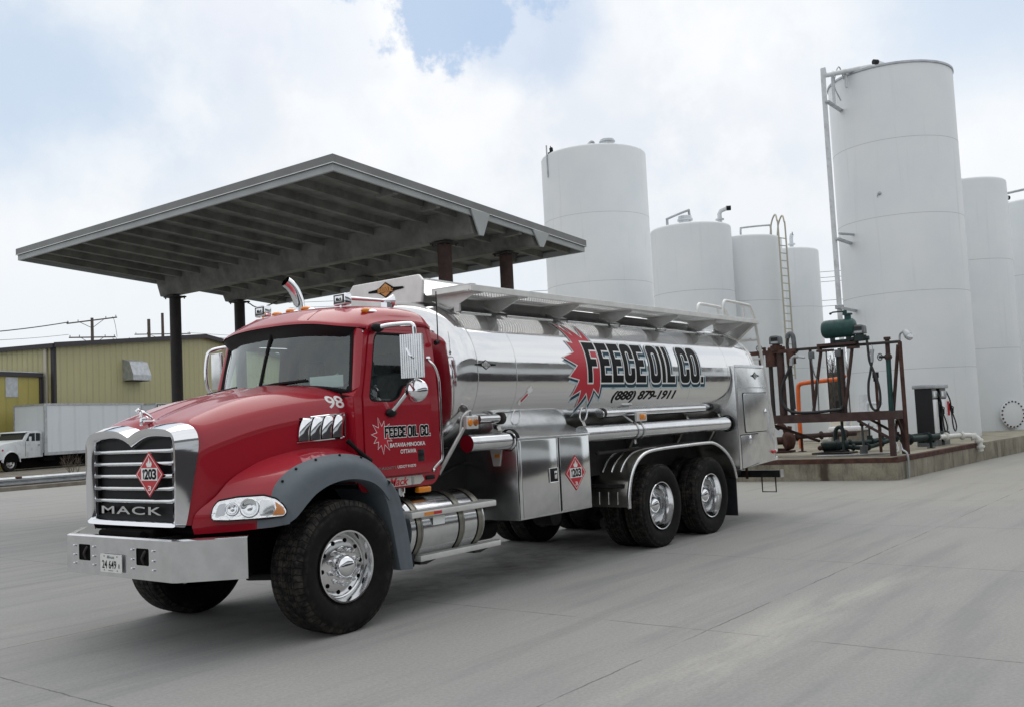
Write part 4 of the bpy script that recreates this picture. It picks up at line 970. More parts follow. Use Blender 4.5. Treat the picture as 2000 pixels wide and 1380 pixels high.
# fuel dispenser
DY = V((0,-.20,0))
t = thing('fuel_dispenser', 'black and white twin fuel dispenser at the right end of the platform', 'fuel dispenser', (21.2,-.5,.47))
ORG[t.name] = (21.2,-.3,.47)
g = MB(); g.box((20.55,-.44,.56),(21.0,-.02,1.945), bev=.012); g.box((21.35,-.44,.56),(21.95,-.02,1.945), bev=.012); g.box((21.0,-.36,.56),(21.35,-.05,1.945)); g.build('housing', 'dispenser_black', t, smooth=0)
g = MB(); g.box((20.5,-.50,1.945),(22.02,.02,2.05), bev=.015); g.build('canopy_cap', 'galv', t)
g = MB(); g.box((20.55,-.46,.47),(21.1,0,.62)); g.box((21.4,-.46,.47),(21.95,0,.62)); g.box((20.6,-.47,.62),(21.05,-.445,.80)); g.box((21.38,-.47,.62),(21.92,-.445,.80)); g.build('plinth', 'meter_grey', t, smooth=0)
for x0, x1 in ((20.58,20.99),(21.38,21.93)):
    g = MB(); g.box((x0,-.465,.80),(x1,-.442,1.66), bev=.006); g.build('front_panel', 'dispenser_white', t)
    g = MB(); g.box((x0,-.468,1.70),(x1,-.442,1.88), bev=.006); d = g.build('display_frame', 'galv', t)
    g = MB(); g.box((x0+.05,-.474,1.74),(x0+.2,-.469,1.85)); g.build('display', 'paper', d)
    g = MB(); g.box((x1,-.50,1.22),(x1+.08,-.40,1.60), bev=.01); g.build('nozzle_boot', 'red_badge' if x0 > 21 else 'black_plastic', t)
    g = MB(); n0 = V((x1+.1,-.52,1.42)); g.tube([n0+V((-.03,.02,.12)),n0,n0+V((.05,-.02,-.14))], .04, 8); g.tube([n0+V((.02,0,.06)),n0+V((.10,-.04,.02)),n0+V((.08,-.03,-.12))], .014, 6); g.build('nozzle', 'black_plastic', t)
    g = MB(); g.tube(cr([n0+V((.05,-.02,-.14)),n0+V((.16,-.05,-.35)),n0+V((.20,-.06,-.52)),n0+V((.10,-.05,-.62)),n0+V((-.0,-.03,-.5)),n0+V((-.01,-.01,-.1)),n0+V((-.02,0,.2)),(x1+.03,-.45,1.86)],5), .018, 8); g.build('delivery_hose', 'hose_black', t)

# ================================================================== THE TANKER TRUCK
from mathutils.bvhtree import BVHTree
T = thing('tanker_truck', 'red and polished aluminium FEECE OIL CO. fuel tanker truck number 98 in the foreground', 'tanker truck', (0,0,0))
def mirror(rows): return [r[::-1] if False else r for r in rows]
def full(half):
    """half row from y=0 outwards (near side negative y) -> full row across"""
    h = [V(p) for p in half]
    return [V((p.x,-p.y,p.z)) for p in h[::-1]][:-1] + h
def snapper(bm):
    b = BVHTree.FromBMesh(bm)
    def f(x, z, off=.003, y0=-3.):
        hit = b.ray_cast(V((x,y0,z)), V((0,1,0)))
        return V((x, hit[0].y-off, z)) if hit[0] else V((x,-1.,z))
    return f

# ---------------------------------------------------------------- hood
#        x     zc    yA   zA    yB   zB    yC    zC    yD   zD    yE   zE
HS = [(-1.10,1.722,.34,1.776,.58,1.762,.700,1.68,.740,1.54,.730,1.00),
      (-.98,1.835,.34,1.845,.58,1.825,.72,1.735,.765,1.60,.755,1.00),
      (-.60,1.965,.36,1.970,.60,1.945,.77,1.845,.825,1.715,.815,1.22),
      (-.20,2.045,.38,2.050,.64,2.020,.83,1.920,.890,1.785,.885,1.33),
      (.12,2.085,.40,2.085,.68,2.050,.885,1.955,.945,1.825,.942,1.33),
      (.24,2.095,.40,2.095,.70,2.060,.905,1.965,.965,1.835,.962,1.28)]
rows = []
for i, (x,zc,yA,zA,yB,zB,yC,zC,yD,zD,yE,zE) in enumerate(HS):
    half = [(x,0,zc),(x,-yA*.5,lerp(zc,zA,.62)+.012),(x,-yA,zA),(x,-yB,zB),(x,-yC,zC),(x,-yD,zD),(x,-lerp(yD,yE,.06),zD-.05),(x,-lerp(yD,yE,.5),lerp(zD,zE,.5)),(x,-yE,zE)]
    if i == 4: half = [(-.02+.25*(abs(p[1])/.9)**2, p[1], p[2]) for p in half]
    if i == 5: half = [(.105+.33*(abs(p[1])/.9)**2, p[1], p[2]-.012) for p in half]
    if i == 0: half = [(p[0]-.082*max(0,min(1,(1.60-p[2])/.6)), p[1]+(.012 if p[1] < -.6 else 0)+.040*max(0,min(1,(1.5-p[2])/.5)), p[2]) for p in half]
    rows.append(full(half))
g = MB(); g.loft(rows, 5, 6)
bmesh.ops.recalc_face_normals(g.bm, faces=g.bm.faces[:]); hood_snap = snapper(g.bm)
hood = g.build('hood', 'paint_red', T, smooth=60)
g = MB()
for w, f in ((.30,'98'),):
    g.polymesh(cell_text('98', .165, .105, .018, .1), lambda u,v: hood_snap(.10+u, 1.862+v), cutv=[.03,.06])
g.build('fleet_number', 'white_mark', hood, smooth=0)
# hood seam and black shut line to the cowl
# chrome side vents (four curved louvres in a frame)
def vent_side(s):
    g = MB(); y_ = lambda x,z: (hood_snap(x, z, 0).y)*s*1.
    P = lambda x,z,o: V((x, s*(-(hood_snap(x,z,0).y))*-1-s*o*1., z)) if s > 0 else V((x, -hood_snap(x,z,0).y+o, z))
    def P(x, z, o):
        y = hood_snap(x, z, 0).y
        return V((x, y-o, z)) if s > 0 else V((x, -y+o, z))
    x0 = -.235; top = lambda t: lerp(1.785,1.808,t); bot = lambda t: lerp(1.592,1.612,t)
    gb = MB(); gb.grid([[P(lerp(-.205,.205,t),lerp(bot(t),top(t),w),.004) for t in (0,.25,.5,.75,1)] for w in (0,.3,.6,1)]); gb.build('vent_recess', 'void_black', hood, smooth=0)
    for k in range(4):
        a, b = k/4., k/4.+.198
        xa, xb = lerp(-.225,.225,a), lerp(-.225,.225,b)
        rowsv = []
        for w in [0,.2,.4,.6,.75,.85,.92,.97,1.]:
            sh = .055*w**3
            z = lerp(bot((a+b)/2), top((a+b)/2), w); dep = .045*math.sqrt(max(0,1-max(0,(w-.55)/.45)**2))+.004
            rowsv.append([P(xa+sh,z,dep*.35+.004),P(lerp(xa,xb,.25)+sh,z,dep),P(lerp(xa,xb,.7)+sh,z,dep),P(xb+sh,z,dep*.75),P(xb+sh,z,.0)])
        g.grid(rowsv)
    for w in (0.,):
        g.tube([P(lerp(-.24,.235,t),bot(t)-.008,.012) for t in (0,.25,.5,.75,1)], .009, 6)
    g.tube([P(.245,lerp(bot(1),top(1),w),.012) for w in (0,.5,1)], .009, 6)
    g.tube([P(lerp(-.10,.245,t),top(t)+.004,.008) for t in (0,.25,.5,.75,1)], .008, 6)
    g.build('side_vent', 'chrome', hood, smooth=50)
vent_side(1); vent_side(-1)
# hood ornament: small chrome animal leaning forward on a plinth
g = MB(); oz = hood_snap(-.98,1.7,0) ; zb = 1.815
g.prism([(-1.12,zb-.04),(-1.12,zb+.055),(-1.09,zb+.085),(-1.055,zb+.075),(-1.0,zb+.045),(-.90,zb+.04),(-.90,zb-.0)], lambda u,v,d: V((u,d,v)), -.026, .026, bev=.008)
g.box((-1.10,-.05,zb+.0),(-.86,.05,zb+.035), bev=.012)
for v in g.bm.verts: v.co = V((-1.115,0,zb-.022))+(v.co-V((-1.12,0,zb-.02)))*.60
g.build('ornament_base', 'chrome', hood)
g = MB()
g.tube(cr([(-.93,0,zb+.07),(-.98,0,zb+.115),(-1.04,0,zb+.15),(-1.10,0,zb+.165)],5), .03, 8, radii=None)
g.sphere((-1.135,0,zb+.19), .034, 0, 10, (1.15,.9,.95)); g.sphere((-1.17,0,zb+.180), .021, 0, 8)
for s in (-1,1):
    g.tube([(-1.08,s*.022,zb+.15),(-1.09,s*.026,zb+.09)], .013, 6); g.tube([(-.96,s*.022,zb+.09),(-.93,s*.026,zb+.05)], .014, 6); g.sphere((-1.125,s*.025,zb+.222), .011, 0, 6)
for v in g.bm.verts: v.co = V((-1.085,0,zb+.005))+(v.co-V((-1.05,0,zb+.03)))*.56
g.build('hood_ornament', 'chrome', hood)

# ---------------------------------------------------------------- grille
inner = [(0,1.028),(.30,1.028),(.56,1.028),(.578,1.030),(.582,1.05),(.580,1.3),(.576,1.62),(.568,1.655),(.54,1.668),(.29,1.682),(.14,1.660),(0,1.600)]
mid_ = [(0,1.010),(.31,1.010),(.575,1.010),(.598,1.016),(.604,1.045),(.604,1.3),(.602,1.62),(.590,1.675),(.55,1.698),(.30,1.715),(.14,1.70),(0,1.645)]
out1 = [(0,.985),(.32,.985),(.60,.986),(.638,.994),(.650,1.035),(.656,1.3),(.660,1.60),(.640,1.70),(.55,1.742),(.32,1.760),(.14,1.745),(0,1.690)]
out2 = [(0,.978),(.33,.978),(.62,.979),(.662,.986),(.680,1.03),(.697,1.3),(.712,1.60),(.695,1.715),(.59,1.772),(.34,1.787),(.14,1.765),(0,1.712)]
out3 = [(0,.976),(.33,.976),(.63,.977),(.680,.983),(.702,1.03),(.728,1.3),(.756,1.60),(.738,1.72),(.62,1.782),(.35,1.800),(.14,1.775),(0,1.728)]
def chaikin(P):
    o = [P[0]]
    for a, b in zip(P, P[1:]): o += [(lerp(a[0],b[0],.25),lerp(a[1],b[1],.25)),(lerp(a[0],b[0],.75),lerp(a[1],b[1],.75))]
    return o+[P[-1]]
def ring(pl, x, dx=None):
    h = [V((x+(dx(p) if dx else 0), -p[0], p[1])) for p in chaikin(chaikin(chaikin(pl)))]
    return [V((p.x,-p.y,p.z)) for p in h[::-1]][1:-1][::-1][::-1] + h if False else h + [V((p.x,-p.y,p.z)) for p in h[::-1]][1:-1]
back = lambda p: .10*max(0,(p[0]-.70)/.05) if p[0] > .70 else 0
g = MB(); g.grid([ring(inner,-1.150),ring(inner,-1.195),ring(mid_,-1.228),ring(out1,-1.234),ring(out2,-1.195,lambda p: .045*min(1,max(0,(p[1]-1.0)/.6))),ring(out3,-1.175,lambda p: .09*min(1,max(0,(p[1]-1.0)/.6)))], closeu=True)
gr = g.build('grille_surround', 'chrome', T, smooth=60)
g = MB(); g.prism([(p.y,p.z) for p in ring(inner,0)], lambda u,v,d: V((d,u,v)), -1.158, -1.12); g.build('grille_opening', 'black_plastic', gr, smooth=0)
g = MB()
for s in (-1,1): g = MB(); g.box((-1.19,s*.572,1.06),(-1.15,s*.545,1.60)); g.build('grille_frame', 'black_plastic', gr, smooth=0)
for k in range(5):
    z = 1.182+.0985*k; g = MB(); g.tube([(-1.178,-.535,z),(-1.20,-.52,z),(-1.21,-.3,z),(-1.213,0,z),(-1.21,.3,z),(-1.20,.54,z),(-1.178,.555,z)], .0175, 10); g.build('grille_bar', 'chrome_soft', gr)
g = MB(); x = -1.19
g.polymesh(text2d('MACK', .86, .062, .012, 0., 1.15), lambda u,v: V((x, .455-u, 1.074+v)))
g.bm.faces.ensure_lookup_table()
ex = bmesh.ops.extrude_face_region(g.bm, geom=g.bm.faces[:]); bmesh.ops.translate(g.bm, verts=[e for e in ex['geom'] if isinstance(e, bmesh.types.BMVert)], vec=(-.018,0,0))
g.build('lettering', 'chrome_soft', gr, smooth=0)
# side chrome cheek recess
def placard(parent, fn, hw, hh, name='hazard_placard'):
    """red diamond placard with flame, number panel and class 3; fn(u, v, d) with d towards the viewer"""
    g = MB(); g.prism([(-hw,0),(0,-hh),(hw,0),(0,hh)], lambda u,v,d: fn(u,v,d), 0, .004); pl = g.build(name, 'red_badge', parent, smooth=0)
    g = MB()
    o = [(-hw*.91,0),(0,-hh*.91),(hw*.91,0),(0,hh*.91)]; i_ = [(a*.955,b*.955) for a,b in o]
    g.polymesh(holed(o,[i_]), lambda u,v: fn(u,v,.0055)); g.polymesh(ngon([(-hw*.58,-hh*.27),(hw*.58,-hh*.27),(hw*.58,hh*.28),(-hw*.58,hh*.28)]), lambda u,v: fn(u,v,.0055))
    fl = [(-.16,.34),(.14,.34),(.22,.44),(.20,.55),(.10,.64),(.11,.55),(.05,.50),(.05,.66),(-.04,.80),(-.05,.64),(-.13,.56),(-.12,.50),(-.20,.56),(-.24,.46)]
    g.polymesh(tri_fill([(a*hw*.9,b*hh*.95+.0) for a,b in fl]), lambda u,v: fn(u,v,.0055))
    g.polymesh(ngon([(-hw*.17,hh*.315),(hw*.17,hh*.315),(hw*.17,hh*.33),(-hw*.17,hh*.33)]), lambda u,v: fn(u,v,.0055))
    g.polymesh(text2d('3', hw*.22, hh*.20, .02), lambda u,v: fn(u-hw*.11, v-hh*.70, .0055)); g.build('white_marking', 'white_mark', pl, smooth=0)
    g = MB(); g.polymesh(cell_text('1203', hw*.98, hh*.42, .035), lambda u,v: fn(u-hw*.49, v-hh*.20, .0075)); g.build('number', 'black_mark', pl, smooth=0)
placard(T, lambda u,v,d: V((-1.232-d, -.305-u, 1.395+v)), .195, .18)

# ---------------------------------------------------------------- bumper
bo = [(-1.0,-1.20),(-1.35,-.80),(-1.355,-.72),(-1.36,0),(-1.355,.72),(-1.35,.80),(-1.10,1.20)]
bt = lambda x,y: (.900, .595)
pth = []
for i, p in enumerate(bo): pth.append(p)
g = MB(); ins = lambda p, d: (p[0]+d, p[1]*(1-d*.3))
hole = [(.39,.705,.57,.835),(-.46,.705,-.285,.835)]
# front sheet with the two tow openings
sheet = holed([(-.76,.595),(.76,.595),(.76,.90),(-.76,.90)], [rpoly([(a,b),(c,b),(c,d),(a,d)] if a < c else [(a,b),(c,b),(c,d),(a,d)], .015) for a,b,c,d in hole])
g.polymesh(sheet, lambda u,v: V((-1.3525, u, v)))
for s in (-1,1): g.grid([[(-1.3525,s*.76,z),(-1.335,s*.80,z),(-1.0,s*1.205,z+.006)] for z in (.595,.70,.80,.90)])
g.grid([[(-1.3525,-.76,.90),(-1.3525,0,.90),(-1.3525,.76,.90)],[(-1.335,-.745,.912),(-1.335,0,.912),(-1.335,.745,.912)],[(-1.29,-.73,.912),(-1.29,0,.912),(-1.29,.73,.912)]])
for s in (-1,1): g.grid([[(-1.3525,s*.76,.90),(-1.335,s*.80,.90),(-1.0,s*1.205,.906)],[(-1.335,s*.745,.912),(-1.317,s*.785,.912),(-.98,s*1.19,.914)],[(-1.29,s*.73,.912),(-1.27,s*.76,.912),(-.95,s*1.16,.914)]])
bmp = g.build('bumper', 'chrome_soft', T, smooth=30)
g = MB()
for a,b,c,d in hole:
    g = MB(); g.box((-1.345,min(a,c)-.03,b-.03),(-1.18,max(a,c)+.03,d+.03)); g.build('tow_pocket', 'void_black', bmp, smooth=0); g = MB(); y_ = (a+c)/2; g.tube(cr([(-1.34,y_,b+.01),(-1.356,y_,b+.05),(-1.352,y_-.02,b+.09),(-1.34,y_-.03,d-.02)],4), .012, 8); g.build('tow_hook', 'steel_dark', bmp); g = MB()
g.bm.free()
for y in (.63,.33,-.235,-.525):
    for z in (.82,.745,.675):
        g = MB(); g.sphere((-1.362,y,z), .011, 0, 8, (.7,1,1)); g.build('bolt', 'chrome', bmp)
def plq(u, v, d=0): return V((-1.368-d, .205-u, .632+v))
g = MB(); g.prism(rpoly([(0,0),(.315,0),(.315,.142),(0,.142)], .012), lambda u,v,d: plq(u,v,d), 0, .004); pl = g.build('licence_plate', 'plate_white', T, smooth=0)
g = MB(); g.polymesh(text2d('24 649', .205, .062, .012), lambda u,v: plq(.03+u,.03+v,.0055)); g.polymesh(text2d('R', .022, .034), lambda u,v: plq(.268+u,.035+v,.0055))
for u in (.06,.25):
    for v in (.016,.126): g.polymesh(ngon(circ(u,v,.006,8)), lambda a,b: plq(a,b,.0055))
g.polymesh(ngon([(.12,.012),(.19,.012),(.19,.016),(.12,.016)]), lambda a,b: plq(a,b,.0055)); g.build('plate_number', 'black_mark', pl, smooth=0)
g = MB(); g.polymesh(text2d('Illinois', .11, .024, 0, .3), lambda u,v: plq(.10+u,.108+v,.0055)); g.build('plate_state', 'teal_mark', pl, smooth=0)

# ---------------------------------------------------------------- fenders
FA = [(-1.14,-.714,.985),(-1.11,-.735,1.09),(-.97,-.783,1.20),(-.85,-.80,1.315),(-.68,-.815,1.405),(-.45,-.83,1.485),(-.12,-.855,1.537),(.20,-.89,1.515),(.42,-.92,1.43),(.58,-.93,1.30)]
FB = [(-.90,-.955,.985),(-.895,-.957,1.09),(-.845,-.965,1.195),(-.755,-.972,1.295),(-.59,-.983,1.387),(-.36,-.99,1.468),(-.07,-1.0,1.512),(.20,-1.0,1.488),(.40,-1.01,1.405),(.56,-1.02,1.27)]
FC = [(-.695,-1.15,.985),(-.715,-1.14,1.09),(-.705,-1.135,1.205),(-.64,-1.135,1.300),(-.50,-1.14,1.390),(-.29,-1.145,1.450),(-.03,-1.15,1.474),(.22,-1.15,1.440),(.41,-1.15,1.345),(.55,-1.15,1.20)]
FD = [(-.665,-1.20,.975),(-.655,-1.215,1.06),(-.615,-1.222,1.16),(-.52,-1.228,1.25),(-.40,-1.23,1.325),(-.23,-1.232,1.378),(0,-1.235,1.395),(.21,-1.235,1.362),(.39,-1.235,1.275),(.52,-1.235,1.13)]
FE = [(-.64,-1.21,.955),(-.56,-1.228,.995),(-.49,-1.232,1.05),(-.415,-1.234,1.115),(-.32,-1.235,1.18),(-.16,-1.236,1.238),(.05,-1.238,1.258),(.25,-1.238,1.222),(.38,-1.238,1.150),(.475,-1.238,1.04)]
FF = [(p[0]+.01,-1.12,p[2]-.005) for p in FE]; FG = [(p[0]+.01,-.62,p[2]+.0) for p in FE]
def sd_(rows, s): return [[(p[0],p[1]*s,p[2]) for p in r] for r in rows]
HLa, HLb = V((-1.06,-.78,0)), V((-.60,-1.215,0)); HLd = (HLb-HLa); HLn = V((-.687,-.727,0))
def hlp(u, z, d, s=1): p = HLa+HLd*u+HLn*(d+(1.19-z)*.22); return V((p.x, p.y*s, z))
HLo = [(.079,1.06),(.104,1.126),(.161,1.168),(.389,1.188),(.70,1.190),(.847,1.160),(.932,1.11),(.972,1.06),(.935,1.033),(.629,1.026),(.271,1.026),(.10,1.034)]
for s in (1,-1):
    g = MB(); g.loft(sd_([FA,FB,FC], s), 5, 5)
    lo = [[(-1.125,-.72*s,.925),(-.89,-.955*s,.93),(-.69,-1.145*s,.945)],[(-1.14,-.716*s,.985),(-.905,-.957*s,.985),(-.70,-1.153*s,.985)]]
    g.grid(lo)
    fe = g.build('fender', 'paint_red', T, smooth=60)
    g = MB(); g.loft(sd_([FC,FD,FE], s), 5, 5); g.loft(sd_([FE,FF,FG],s), 5, 2)
    lip = MB()
    # forward toe of the flare under the headlamp
    toe = [[(-.80,-1.065,.942),(-.74,-1.125,.945),(-.68,-1.18,.952),(-.61,-1.225,.962)],[(-.80,-1.07,1.008),(-.74,-1.13,1.01),(-.69,-1.19,1.02),(-.60,-1.235,1.05)]]
    g.loft(sd_(toe, s), 4, 3); g.loft(sd_([toe[0],[(p[0]+.08,p[1]+.1,p[2]-.01) for p in toe[0]]], s), 4, 2)
    fl = g.build('fender_flare', 'grey_plastic', fe, smooth=60)
    for i, t_ in ((3.0,0),(4.0,0),(5.0,0),(6.0,0),(7.0,0)):
        a = cr(FC,8); b = cr(FD,8); k = int(i*8); c = a[k].lerp(b[k], .22); n_ = V((c.x-.05,-.35,c.z-.7)).normalized()
        n_ = (V((c.x, 0, c.z-.55)).normalized()*.8+V((0,-.6,0))).normalized(); c = c+n_*.006
        g = MB(); g.sphere((c.x,c.y*s,c.z), .012, 0, 8); g.build('flare_bolt', 'black_plastic', fe)
    # splash extension behind the wheel
    oo = [(.475,1.215),(.565,1.10),(.625,.94),(.665,.78),(.70,.58),(.72,.42)]; ii = [(.43,1.11),(.485,.97),(.515,.84),(.545,.70),(.575,.55),(.60,.42)]
    g = MB(); g.loft([[(a,-1.215*s,b) for a,b in ii],[(lerp(a,c,.5),-1.245*s,lerp(b,d,.5)) for (a,b),(c,d) in zip(ii,oo)],[(a,-1.225*s,b) for a,b in oo],[(a+.02,-.75*s,b) for a,b in oo]], 4, 4)
    g.loft([[(a,-1.215*s,b) for a,b in ii],[(a+.01,-.72*s,b) for a,b in ii]], 4, 2); g.build('splash_panel', 'grey_plastic', fe, smooth=50)
    # headlamp
    pl = rpoly(HLo, .02, 3)
    g = MB(); g.prism(grow(pl,.012), lambda u,v,d: hlp(u,v,d,s), .004, .020); hl = g.build('headlight', 'black_plastic', T, smooth=0)
    g = MB(); g.prism(pl, lambda u,v,d: hlp(u,v,d,s), .021, .032); g.build('reflector', 'bowl', hl, smooth=0)
    def bowl(u, z, r, nm='lamp_bowl', m='chrome'):
        g = MB(); c = hlp(u,z,.034,s); ax = V((HLn.x,HLn.y*s,.22)); g.lathe([(r,.0),(r*1.0,.012),(r*.86,.012),(r*.7,.003),(r*.35,.001),(r*.30,.014),(0,.02)], c, ax, 24); b = g.build(nm, m, hl)
        g = MB(); g.lathe([(r*1.02,-.001),(r*1.12,.006),(r*1.02,.013)], c, ax, 24); g.build('bowl_rim', 'lens_grey', hl)
    bowl(.53,1.106,.068); bowl(.325,1.103,.046)
    g = MB(); g.prism(rpoly([(.12,1.06),(.165,1.145),(.25,1.155),(.235,1.06)], .02), lambda u,v,d: hlp(u,v,d,s), .0325, .037); g.build('corner_lamp', 'lens_grey', hl, smooth=0)
    g = MB(); g.prism(rpoly([(.64,1.045),(.66,1.165),(.80,1.160),(.84,1.09),(.80,1.045)], .03), lambda u,v,d: hlp(u,v,d,s), .0325, .045, bev=.008); g.build('turn_reflector', 'chrome_soft', hl)
    g = MB(); g.prism(rpoly([(.80,1.042),(.85,1.095),(.835,1.145),(.925,1.10),(.955,1.06),(.93,1.042)], .008), lambda u,v,d: hlp(u,v,d,s), .0325, .045, bev=.005); g.build('turn_signal', 'amber', hl)
    g = MB(); g.prism(pl, lambda u,v,d: hlp(u,v,d,s), .052, .056); g.build('clear_lens', 'lens_clear', hl, smooth=0)
# hood stay on the near fender
g = MB(); g.tube([(.20,-1.03,1.575),(.27,-1.06,1.50),(.40,-1.10,1.38)], .016, 8, radii=[.024,.016,.026]); g.build('hood_latch', 'rubber_seal', hood)
# dark innards between hood and wheels
g = MB(); g.box((-1.05,-.62,.55),(.9,.62,1.30)); g.box((-1.12,-.70,.93),(-.6,.70,1.0)); g.box((-1.25,-.35,.88),(-1.1,.35,.96), bev=.02); g.cyl((-1.3,-.3,.93),(-1.3,.3,.93),.03,8); g.box((.75,-.60,.9),(1.30,.60,1.3))
g.build('engine_bay', 'void_black', T, smooth=0)
for s in (1,-1):
    g = MB(); g.box((-1.3,s*.36,.62),(8.75,s*.44,.90)); g.build('frame_rail', 'black_frame', T, smooth=0)
g = MB(); g.cyl((0,-.95,.50),(0,.95,.50),.07,12); g.tube([(-.55,-.42,.55),(0,-.42,.43),(.55,-.42,.55)],.05,8); g.tube([(-.55,.42,.55),(0,.42,.43),(.55,.42,.55)],.05,8); g.tube([(-.25,-.8,.62),(-.25,.7,.58)],.025,8); g.tube([(-.30,-1.0,.50),(-.4,-.4,.47)],.03,8); g.build('front_axle', 'black_frame', T)

# ---------------------------------------------------------------- cab
def ys(z):
    s = max(0., (z-1.88)/.74); return 1.048-.085*min(1.3,s)**1.25-.02*max(0,(1.28-z)/.18)
sp = lambda s, off=0.: (lambda u,v: V((u, s*-(ys(v)+off), v)))
side = rpoly([(.29,1.20),(.34,1.115),(1.28,1.115),(1.355,1.22),(1.36,1.95),(1.375,2.60),(.60,2.60),(.49,2.545),(.365,2.04),(.275,1.96)], [.02,.04,.06,.05,0,.03,.05,.05,.06,.03])
door = rpoly([(.375,1.235),(1.235,1.235),(1.25,1.95),(1.255,2.555),(.60,2.555),(.535,2.50),(.375,1.95)], [.06,.06,.0,.06,.06,.06,0])
win = rpoly([(.435,1.905),(.735,1.895),(.835,1.94),(.90,2.045),(1.16,2.06),(1.165,2.53),(.63,2.53),(.585,2.47)], [.07,.05,.06,.05,.05,.06,.05,.06], 5)
g = MB()
for s in (1,-1): g.polymesh(holed(side,[grow(door,.006)]), sp(s), cutv=[1.35,1.6,1.9,2.0,2.1,2.2,2.3,2.4,2.5])
# rear wall, cowl, A pillars
g.grid([[(1.345,-ys(1.27),1.20),(1.36,0,1.20),(1.345,ys(1.27),1.20)],[(1.36,-ys(1.95),1.95),(1.375,0,1.95),(1.36,ys(1.95),1.95)],[(1.375,-ys(2.6),2.62),(1.39,0,2.62),(1.375,ys(2.6),2.62)]])
WB = [(.345,-.945,1.995),(.23,-.72,2.04),(.135,-.42,2.065),(.10,0,2.075)]; WT = [(.455,-.885,2.575),(.36,-.68,2.60),(.295,-.40,2.615),(.27,0,2.62)]
for s in (1,-1):
    a = [V((lerp(.365,.49,t),-ys(lerp(2.04,2.545,t)),lerp(2.04,2.545,t))) for t in (0,.25,.5,.75,1)]
    b = [V((lerp(.345,.455,t)-.005,lerp(-.945,-.885,t),lerp(1.995,2.575,t))) for t in (0,.25,.5,.75,1)]
    m_ = [x_.lerp(y_,.5)+V((-.02,-.022,0)) for x_,y_ in zip(a,b)]
    g.loft([[(p.x,p.y*s,p.z) for p in r] for r in (a,m_,b)], 4, 3)
    g.loft([[(.275,-ys(1.93)*s,1.95),(.365,-ys(2.04)*s,2.045)],[(.27,-.99*s,1.965),(.355,-1.0*s,2.015)],[(.25,-.93*s,1.98),(.35,-.945*s,1.99)]], 3, 3)
for s in (1,-1): g.grid([[(.278,-(ys(z)-.002)*s,z) for z in (1.2,1.5,1.8,1.955)],[(.30,-.86*s,z) for z in (1.2,1.5,1.8,1.955)]])
cab = g.build('cab', 'paint_red', T, smooth=45, thick=.012)
g = MB(); g.grid([full([(w[0]-.05,w[1],w[2]-.05) for w in WB[::-1]]), full([(w[0]+.03,w[1],w[2]-.015) for w in WB[::-1]])]); g.grid([full([(w[0]-.0,w[1]*.93,w[2]-.06) for w in WB[::-1]]), full([(.3,w[1]*.93,1.2) for w in WB[::-1]])]); g.build('cowl', 'black_plastic', cab)
g = MB(); g.box((.34,-.98,1.15),(1.34,.98,1.20)); g.build('floor', 'black_frame', cab, smooth=0)
g = MB(); g.grid([[(1.335,-.97,1.2),(1.335,.97,1.2)],[(1.35,-.93,2.6),(1.35,.93,2.6)]]); g.grid([[(.5,-.9,2.585),(.42,0,2.60),(.5,.9,2.585)],[(1.34,-.93,2.585),(1.34,0,2.60),(1.34,.93,2.585)]]); g.build('lining', 'cab_lining', cab)
# windscreen: two curved panes, rubber and bar
g = MB(); r0, r1 = full(WB[::-1]), full(WT[::-1]); rm = [a.lerp(b,.5)+V((-.015,0,0)) for a,b in zip(r0,r1)]; g.loft([r0,rm,r1], 4, 4); ws = g.build('windscreen', 'glass', T, smooth=180)
g = MB(); g.tube(cr(r0,4), .022, 6); g.tube([V(WB[0]).lerp(V(WT[0]),k/4) for k in range(5)], .028, 6); g.tube([V((p[0],-p[1],p[2])).lerp(V((q[0],-q[1],q[2])),k/4) for p,q in ((WB[0],WT[0]),) for k in range(5)], .028, 6)
for s in (1,-1):
    g.sphere((.355,-.925*s,2.02), .04, 0, 8); 
g.build('rubber_seal', 'rubber_seal', ws)
g = MB(); g.tube([(.092,0,2.075),(.165,0,2.33),(.25,0,2.6)], .017, 6); g.build('centre_bar', 'rubber_seal', ws)
for (a, b, c) in (((.06,.76,2.05),(.10,.60,2.09),(.105,.36,2.11)),((.07,.02,2.075),(.09,-.22,2.11),(.165,-.56,2.125))):
    g = MB(); g.tube([a,b], .010, 5); g.tube([V(a)+V((0,0,.015)),b,c], .012, 5); g.tube([V(c)+V((-.02,.25 if a[1]>.5 else .30,-.02)),c], .008, 5); g.build('wiper', 'black_plastic', ws)
